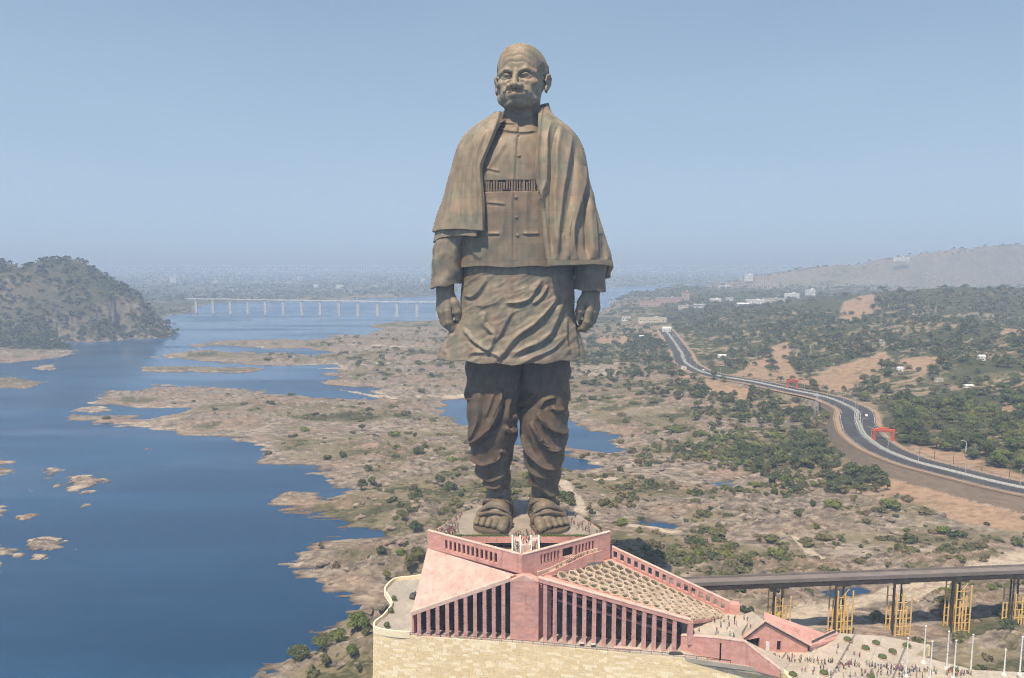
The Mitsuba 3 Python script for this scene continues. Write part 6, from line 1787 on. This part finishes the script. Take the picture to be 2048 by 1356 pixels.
# wood below the far highway, and clumps on the plain
for (xr, yr, n, grp, say, f) in (((70, 260), (720, 1350), 1500, 'trees in the wood between the river plain and the far highway', 'tree in the wood between the river plain and the far highway', lambda x, y, rd: (rd < -16) * sstep(-190, -60, rd + 40 * (fb(x, y, 90, None, 2, 93) - .5)) * (.35 + .65 * dens(x, y, 80, 92)) + .0),
                                 ((140, 300), (600, 760), 420, 'trees below the middle stretch of the highway', 'tree below the middle stretch of the highway, near the steel mast', lambda x, y, rd: (rd < -24) * sstep(-150, -50, rd) * (.3 + .7 * dens(x, y, 50, 94))),
                                 ((170, 262), (425, 560), 330, 'trees in the green clump below the stone embankment', 'tree in the green clump below the stone embankment', lambda x, y, rd: (rd < -30) * (rd > -95) * (.15 + .85 * dens(x, y, 34, 95)))):
    x, y, z, g, sd, rd = scatter(n, xr, yr, lambda x, y, z, g, b, sd, rd, f=f: f(x, y, rd) * off_track(x, y))
    for i in range(len(x)):
        k = r.choice(['broad', 'olive', 'bright', 'dry'], p=[.5, .32, .08, .10])
        CAND.append((x[i], y[i], z[i], f'{k}{r.integers(4 if k == "broad" else 3 if k == "olive" else 2)}', r.uniform(.5, 1.0), grp, say, 'tree'))
# bushes over the plain
x, y, z, g, sd, rd = scatter(12000, (-330, 420), (215, 900), lambda x, y, z, g, b, sd, rd: (rd < -22) * off_track(x, y) * sstep(3, 12, sd) * np.clip(.05 + .75 * sstep(.3, .75, g) * dens(x, y, 28, 96), 0, 1) * np.clip(1.25 - y / 1000, .3, 1))
m3_ = scatter(900, (150, 260), (440, 600), lambda x, y, z, g, b, sd, rd: (rd < -30) * (rd > -150) * .5 * dens(x, y, 30, 119))
m2_ = scatter(1500, (35, 190), (255, 345), lambda x, y, z, g, b, sd, rd: off_track(x, y) * sstep(2, 8, sd) * .6 * sstep(.25, .6, g) * dens(x, y, 18, 117))
more_ = scatter(7000, (-40, 330), (222, 620), lambda x, y, z, g, b, sd, rd: (rd < -27) * off_track(x, y) * sstep(2, 8, sd) * (.10 + .8 * dens(x, y, 24, 111) * sstep(.12, .5, g)))
x, y, z, g, sd, rd = (np.r_[a, b] for a, b in zip((x, y, z, g, sd, rd), more_))
x, y, z, g, sd, rd = (np.r_[a, b] for a, b in zip((x, y, z, g, sd, rd), m2_))
nb = len(x)
x, y, z, g, sd, rd = (np.r_[a, b] for a, b in zip((x, y, z, g, sd, rd), m3_))
for i in range(len(x)):
    k = r.choice(['bush_dark', 'bush_olive', 'bush_dry', 'bush_bright'], p=[.22, .38, .32, .08] if i < nb else [.1, .2, .05, .65])
    where = 'left of the monument' if x[i] < -30 else ('beyond the bridge' if y[i] > 300 else 'under the bridge')
    CAND.append((x[i], y[i], z[i], f'{k}{r.integers(2)}', (.38 + 1.5 * r.random()**2) * (1 + y[i] / 1500), f'bushes on the rocky plain {where}', f'low scrub bush on the rocky plain {where}', 'bush'))
# single trees that the photograph shows by themselves
SINGLES = [(-83.1, 254.5, 'broad1', .85, 'round dark tree alone on the rocks at the frame bottom left of the wall'), (-64.5, 270, 'bright0', 1.0, 'leafy green tree just outside the curved terrace parapet'), (-61, 264, 'bright1', .95, 'second leafy tree against the curved terrace parapet'),
           (-70, 263, 'bright0', .8, 'lower green tree left of the pair by the parapet'), (-70, 245, 'olive1', .7, 'yellowish bush like tree on the bank at the frame bottom'), (-60, 246, 'bright1', .65, 'small green tree close to the cream wall foot'), (-56, 238, 'olive0', .5, 'small olive tree at the foot of the cream wall corner'),
           (-76, 262, 'olive2', .75, 'olive tree above the water at the left end of the near bank'), (-73, 252, 'bright0', .6, 'fresh green tree on the near bank between two olive ones'), (-57, 256, 'olive0', .7, 'olive tree squeezed against the parapet foot'),
           (-46.9, 335, 'broad2', .8, 'dark tree directly behind the left corner of the pink base'), (-55, 379, 'broad0', .8, 'dark tree further behind the left corner of the platform'), (-65, 398, 'olive2', .8, 'olive tree on the shore behind the left platform corner'), (-96, 461, 'olive0', .95, 'olive tree where the dark rock spit joins the plain'),
           (-101, 452, 'broad3', .75, 'dark tree beside the olive tree at the root of the rock spit'), (-74, 534, 'broad1', .9, 'dark upright tree on the plain left of the statue knees'), (-50, 326, 'broad3', .7, 'dark tree behind the sloping facet of the base'), (-60, 318, 'olive2', .6, 'olive tree on the rocks behind the left terrace'),
           (-68, 345, 'broad0', .55, 'dark tree on the layered rock point left of the base'), (-104, 362, 'olive1', .5, 'small tree near the tip of the layered rock point'), (187.7, 285, 'broad2', .95, 'dark green tree standing beside the fourth bridge pier'), (121, 300, 'olive0', .6, 'small tree under the bridge by the first visible pier'),
           (228, 452, 'broad3', 1.15, 'largest dark tree below the stone embankment'), (242, 444, 'broad1', 1.1, 'dark tree at the right end of the green clump below the embankment'), (-137, 620, 'olive1', .8, 'tree at the tip of the shore left of the statue knees')]
zs = ground_height([s[0] for s in SINGLES], [s[1] for s in SINGLES])
for (x, y, kind, s, say), z in zip(SINGLES, zs):
    grow(thing('tree', say, 'tree'), kind, x, y, z - .2, s, r.uniform(0, 360))
vis = visible(*np.array([[c[0], c[1], c[2]] for c in CAND]).T)
far = np.array([math.hypot(c[0], c[1]) for c in CAND])
size = np.array([PROTO[c[3]][3][0] * c[4] for c in CAND]) / far
mass = []
for cat in ('tree', 'bush'):
    idx = [i for i in np.argsort(-size) if CAND[i][7] == cat]
    LOOK = {'broad': 'dark green', 'olive': 'olive green', 'bright': 'yellowish green', 'dry': 'dry brownish', 'bush_dark': 'dark green', 'bush_olive': 'olive', 'bush_dry': 'dry straw coloured', 'bush_bright': 'fresh green'}
    own = [i for i in idx if vis[i]][:275 if cat == 'tree' else 290]
    for i in own:
        x, y, z, kind, s, grp, say, _ = CAND[i]
        rd_ = float(road_offset(np.array([[x]]), np.array([[y]]))[0][0, 0])
        big = 'large' if s > 1.05 else 'small' if s < .7 else 'mid sized'
        if 'wooded slope' in grp:
            spot = ('close to the highway verge', 'half way up the slope', 'high on the slope')[int(rd_ > 55) + int(rd_ > 120)] + (' right of the tall lamp' if x > 330 else ' above the red gate')
            text = f'{big} {LOOK[kind[:-1]]} tree {spot}'
        elif cat == 'tree':
            text = f"{big} {LOOK[kind[:-1]]} {say.replace('small ', '')}"
        else:
            spot = 'by the water' if float(shore(np.array([[x]]), np.array([[y]]))[0, 0]) < 22 else ('below the highway embankment' if rd_ > -90 else 'on open rock')
            text = f"{big} {LOOK[kind[:-1]]} bush {spot} {say.split('plain ')[1]}"
        grow(thing(cat, text, cat, grp + (', ' + ' '.join(text.split()[:-4]) if False else '')), kind, x, y, z - .15, s, r.uniform(0, 360), r.uniform(.85, 1.2))
    own = set(own)
    mass += [i for i in idx if i not in own]
n = {'tree': 0, 'bush': 0}
scrub_n = 0


def more(prefix, kind, x, y, z, s, sq=1.0):
    n[prefix] = n.get(prefix, 0) + 1
    grow(f'{prefix}__{n[prefix]:03d}', kind, x, y, z, s, r.uniform(0, 360), sq)


for i in mass:
    x, y, z, kind, s, grp, say, cat = CAND[i]
    if cat == 'tree':
        k = {'broad': 'far_dark', 'olive': 'far_olive', 'bright': 'far_olive', 'dry': 'far_dry'}[kind.rstrip('0123456789')]
        more('woodland', kind if far[i] < 700 else k, x, y, z - .2, s if far[i] < 700 else s * 1.1)
    else:
        more('scrub', kind, x, y, z - .15, s, r.uniform(.8, 1.1))
# the far plain, the hills and the banks
for (xr, yr, cnt, f, sz) in (((-1900, -690), (1240, 1800), 9000, lambda x, y, z, g, b, sd, rd: np.clip(.25 + .9 * (1 - sstep(15, 70, z)) + .6 * (g - .4), 0, 1), (.8, 1.6)),
                             ((-2600, 600), (2700, 5200), 3600, lambda x, y, z, g, b, sd, rd: .25 + .75 * dens(x, y, 320, 97), (1.3, 3.0)),
                             ((-230, 700), (900, 2600), 3200, lambda x, y, z, g, b, sd, rd: (.10 + .9 * dens(x, y, 150, 98)) * (np.abs(rd) > 20) * (.25 + .75 * sstep(-250, 0, rd)), (.7, 1.4)),
                             ((500, 3900), (1500, 4200), 5200, lambda x, y, z, g, b, sd, rd: (.2 + .8 * dens(x, y, 260, 99)) * (1 - .5 * sstep(60, 120, z)), (1.0, 2.4)),
                             ((-5000, 5000), (5200, 9000), 2200, lambda x, y, z, g, b, sd, rd: .2 + .8 * dens(x, y, 600, 100), (2.5, 5.0)),
                             ((-1500, 300), (1250, 2400), 1400, lambda x, y, z, g, b, sd, rd: (x < -650) * sstep(4, 40, sd) * 1.0, (.8, 1.4))):
    x, y, z, g, sd, rd = scatter(cnt, xr, yr, f)
    for i in range(len(x)):
        more('woodland', r.choice(['far_dark', 'far_olive', 'far_dry'], p=[.55, .3, .15]), x[i], y[i], z[i] - .5, r.uniform(*sz), r.uniform(.7, 1.1))
x, y, z, g, sd, rd = scatter(5200, (-420, 420), (330, 1500), lambda x, y, z, g, b, sd, rd: (rd < -24) * sstep(4, 20, sd) * (.06 + .6 * sstep(.25, .7, g)) * off_track(x, y))
for i in range(len(x)):
    more('scrub', f"bush_{r.choice(['dark', 'olive', 'dry'], p=[.35, .4, .25])}{r.integers(2)}", x[i], y[i], z[i] - .15, (.35 + 1.2 * r.random()**2) * (1 + y[i] / 1000), r.uniform(.7, 1.1))
tag('woodland', 'distant dark green trees dotted over hills, banks and the far plain', 'woodland', kind='stuff')
tag('scrub', 'small scattered scrub bushes dotting the rocky river plain', 'scrub', kind='stuff')

# loose rocks on the near plain
rocks = []
x, y, z, g, sd, rd = scatter(2600, (-130, 330), (228, 560), lambda x, y, z, g, b, sd, rd: (rd < -30) * .5 * sstep(.3, .6, fb(x, y, 22, 12, 3, 101)) * off_track(x, y) * sstep(-1, 4, sd))
for i in range(min(len(x), 700)):
    b = trimesh.creation.icosphere(1, 1.0)
    q = b.vertices * (1 + .7 * (meshkit.noise(b.vertices * 1.3 + i * 3.7) - .5))[:, None]
    a = r.uniform(0, 6.28)
    s = r.uniform(.4, 1.0)**2 * 2.6
    q = q * [1.5, 1.0, .55] * s
    q = np.c_[q[:, 0] * math.cos(a) - q[:, 1] * math.sin(a), q[:, 0] * math.sin(a) + q[:, 1] * math.cos(a), q[:, 2]]
    b.vertices = q + [x[i], y[i], z[i] + .1 * s]
    rocks.append(b)
m = cat_(rocks)
put('boulders', m, 'earth', None, False, 'loose grey and tan boulders strewn over the near river plain', 'boulders', kind='stuff', uv=np.tile([[0.0, .42]], (len(m.vertices), 1)))
# ---------------------------------------------------------------- visitors
import manifold3d as m3


def person_mesh(seed):
    """A small standing or walking figure as one body, coloured by its clothes."""
    r = np.random.default_rng(seed)
    stride, armo = r.uniform(0, .28), r.uniform(.02, .22)
    tall = r.uniform(1.55, 1.8)
    J = {'hip': (0, 0, .90), 'neck': (0, .02, 1.42), 'head': (0, .04, 1.60)}

    def hull(a, b, ra, rb):
        s = m3.Manifold.sphere(1, 8)
        return m3.Manifold.batch_hull([s.scale((ra, ra, ra)).translate(a), s.scale((rb, rb, rb)).translate(b)])
    parts = []
    for s in (-1, 1):
        f = stride * s
        parts += [hull((s * .10, 0, .88), (s * .11, f * .5 + .03, .48), .105, .075), hull((s * .11, f * .5 + .03, .48), (s * .11, f - .03 * (f < 0), .08), .075, .05), hull((s * .11, f - .03, .05), (s * .11, f + .15, .04), .05, .045)]
        parts += [hull((s * .20, 0, 1.36), (s * (.25 + armo * .3), -f * .4, 1.10), .062, .05), hull((s * (.25 + armo * .3), -f * .4, 1.10), (s * .25, -f * .9 + .06, .86), .05, .042)]
    parts += [m3.Manifold.batch_hull([m3.Manifold.sphere(1, 10).scale((rx, ry, rz)).translate((0, 0, z)) for rx, ry, rz, z in ((.175, .12, .1, .92), (.155, .11, .1, 1.12), (.20, .12, .09, 1.34))])]
    parts += [hull((0, .01, 1.42), (0, .03, 1.52), .055, .055), m3.Manifold.sphere(1, 12).scale((.095, .11, .125)).translate((0, .035, 1.61)), m3.Manifold.sphere(.022, 6).translate((0, .15, 1.60))]
    m = m3.Manifold.batch_boolean(parts, m3.OpType.Add)
    me_ = m.to_mesh()
    v, f = me_.vert_properties[:, :3] * tall / 1.73, me_.tri_verts
    z = v[:, 2] * 1.73 / tall
    tops = [(.75, .75, .74, 'white shirt'), (.10, .12, .20, 'navy shirt'), (.55, .10, .09, 'red shirt'), (.42, .30, .12, 'ochre top'), (.20, .28, .38, 'blue shirt'), (.07, .07, .075, 'black shirt'), (.42, .16, .20, 'crimson dress'), (.30, .42, .25, 'green shirt'), (.62, .58, .5, 'cream shirt'), (.20, .10, .22, 'purple dress')]
    lows = [(.05, .055, .07, 'dark trousers'), (.10, .13, .22, 'blue jeans'), (.40, .34, .25, 'khaki trousers'), (.06, .05, .05, 'black trousers')]
    t, l = tops[seed % 10], lows[(seed * 7 // 3) % 4]
    c = np.empty((len(v), 3))
    skin = np.array([.30, .17, .11])
    c[:] = t[:3]
    dress = 'dress' in t[3]
    c[z < (.45 if dress else .92)] = l[:3]
    hand = (np.abs(v[:, 0]) > .19) & (z < 1.12) & (z > .7)
    c[hand] = skin
    c[z > 1.47] = skin
    c[(z > 1.64) | ((z > 1.55) & (v[:, 1] < .03))] = (.02, .018, .016)
    return (v, f), c, f'{t[3]}' + ('' if dress else f' and {l[3]}')


scene['clothes'] = {'type': 'twosided', 'bsdf': {'type': 'diffuse', 'reflectance': {'type': 'mesh_attribute', 'name': 'vertex_color'}}}
FIG = []
for s in range(20):
    m, c, say = person_mesh(s)
    FIG.append((mikit.ply(m, 'clothes', smooth=True, color=c), say))
r = np.random.default_rng(55)


def crowd(poly, n, zf, where, grp, gap=.55):
    shp_ = shapely.Polygon(poly)
    x0, y0, x1, y1 = shp_.bounds
    done = []
    tries = 0
    while len(done) < n and tries < n * 40:
        tries += 1
        x, y = r.uniform(x0, x1), r.uniform(y0, y1)
        if not shp_.contains(shapely.Point(x, y)) or any((x - a)**2 + (y - b)**2 < gap**2 for a, b in done):
            continue
        done.append((x, y))
        e, say = FIG[r.integers(len(FIG))]
        put_copy('person', e, T().translate([x, y, float(zf(x, y) if callable(zf) else zf)]).rotate([0, 0, 1], float(r.uniform(0, 360))).scale(float(r.uniform(.92, 1.06))), None, f'visitor in {say} {where}', 'person', grp)


dz = DECK + .05
crowd([(-28.0, 243.2), (-24.6, 240.9), (-19.2, 241.5), (-20.5, 252), (-19, 262), (-23, 257)], 56, dz, 'in the crowd left of the feet', 'visitors left of the statue feet')
crowd([(-25, 240.7), (-20.6, 240.7), (-20.4, 246), (-24, 247)], 22, dz, 'close beside the left foot', 'visitors close beside the left foot')
crowd([(23.0, 241.5), (32.0, 241.0), (33, 243), (26, 259), (21, 262)], 34, dz, 'on the platform right of the feet', 'visitors right of the statue feet')
crowd([(.5, 240.2), (9.5, 240.2), (9.0, 243), (1, 243)], 16, dz, 'at the head of the white stairs', 'visitors at the head of the white stairs')
crowd([(3.3, 234), (6.4, 234), (6.4, 239), (3.3, 239)], 10, DECK - .6, 'between the white stair walls', 'visitors on the stair landing')
for x0 in (.75, 7.35):
    for k in range(8):
        for _ in range(1):
            e, say = FIG[r.integers(len(FIG))]
            put_copy('person', e, T().translate([x0 + r.uniform(.2, 1.4), 236.0 - .45 * k, DECK - .3 - .56 * (k + 1)]).rotate([0, 0, 1], float(r.uniform(0, 360))), None, f'visitor in {say} on the white courtyard stairs', 'person', 'visitors on the white stairs')
for k in range(26):
    s, o = r.uniform(.30, .82), r.uniform(.8, 2.5)
    q = sp(s, o)
    e, say = FIG[r.integers(len(FIG))]
    put_copy('person', e, T().translate([*map(float, q), float(np.interp(s, [.28, .66], [50.95, 53.05]))]).rotate([0, 0, 1], float(r.uniform(0, 360))), None, f'visitor in {say} on the outside stair', 'person', 'visitors on the outside stair')
crowd([(59, 213), (64, 209.6), (72, 207.5), (74.5, 213), (80, 216), (80.5, 222.5), (76, 224.5), (64, 220.5)], 24, 36.2, 'on the raised entrance terrace', 'visitors on the raised terrace')
crowd([(77, 210.5), (80.5, 211.8), (88, 209.8), (98, 207.8), (112, 205.6), (126, 203.0), (141, 200.6), (141, 199.0), (126, 200.6), (112, 203.0), (98, 205.2), (88, 207.0), (84, 207.6)], 118, 29.5, 'walking across the plaza', 'visitors walking across the plaza', .45)
crowd([(88, 201), (96, 204.5), (110, 202.5), (126, 199.5), (126, 197.5), (104, 198.5)], 40, 29.5, 'at the front of the plaza', 'visitors at the front of the plaza')
crowd([(98, 211), (112, 219), (122, 213), (108, 208)], 8, 29.5, 'on the quiet back of the plaza', 'visitors at the back of the plaza')
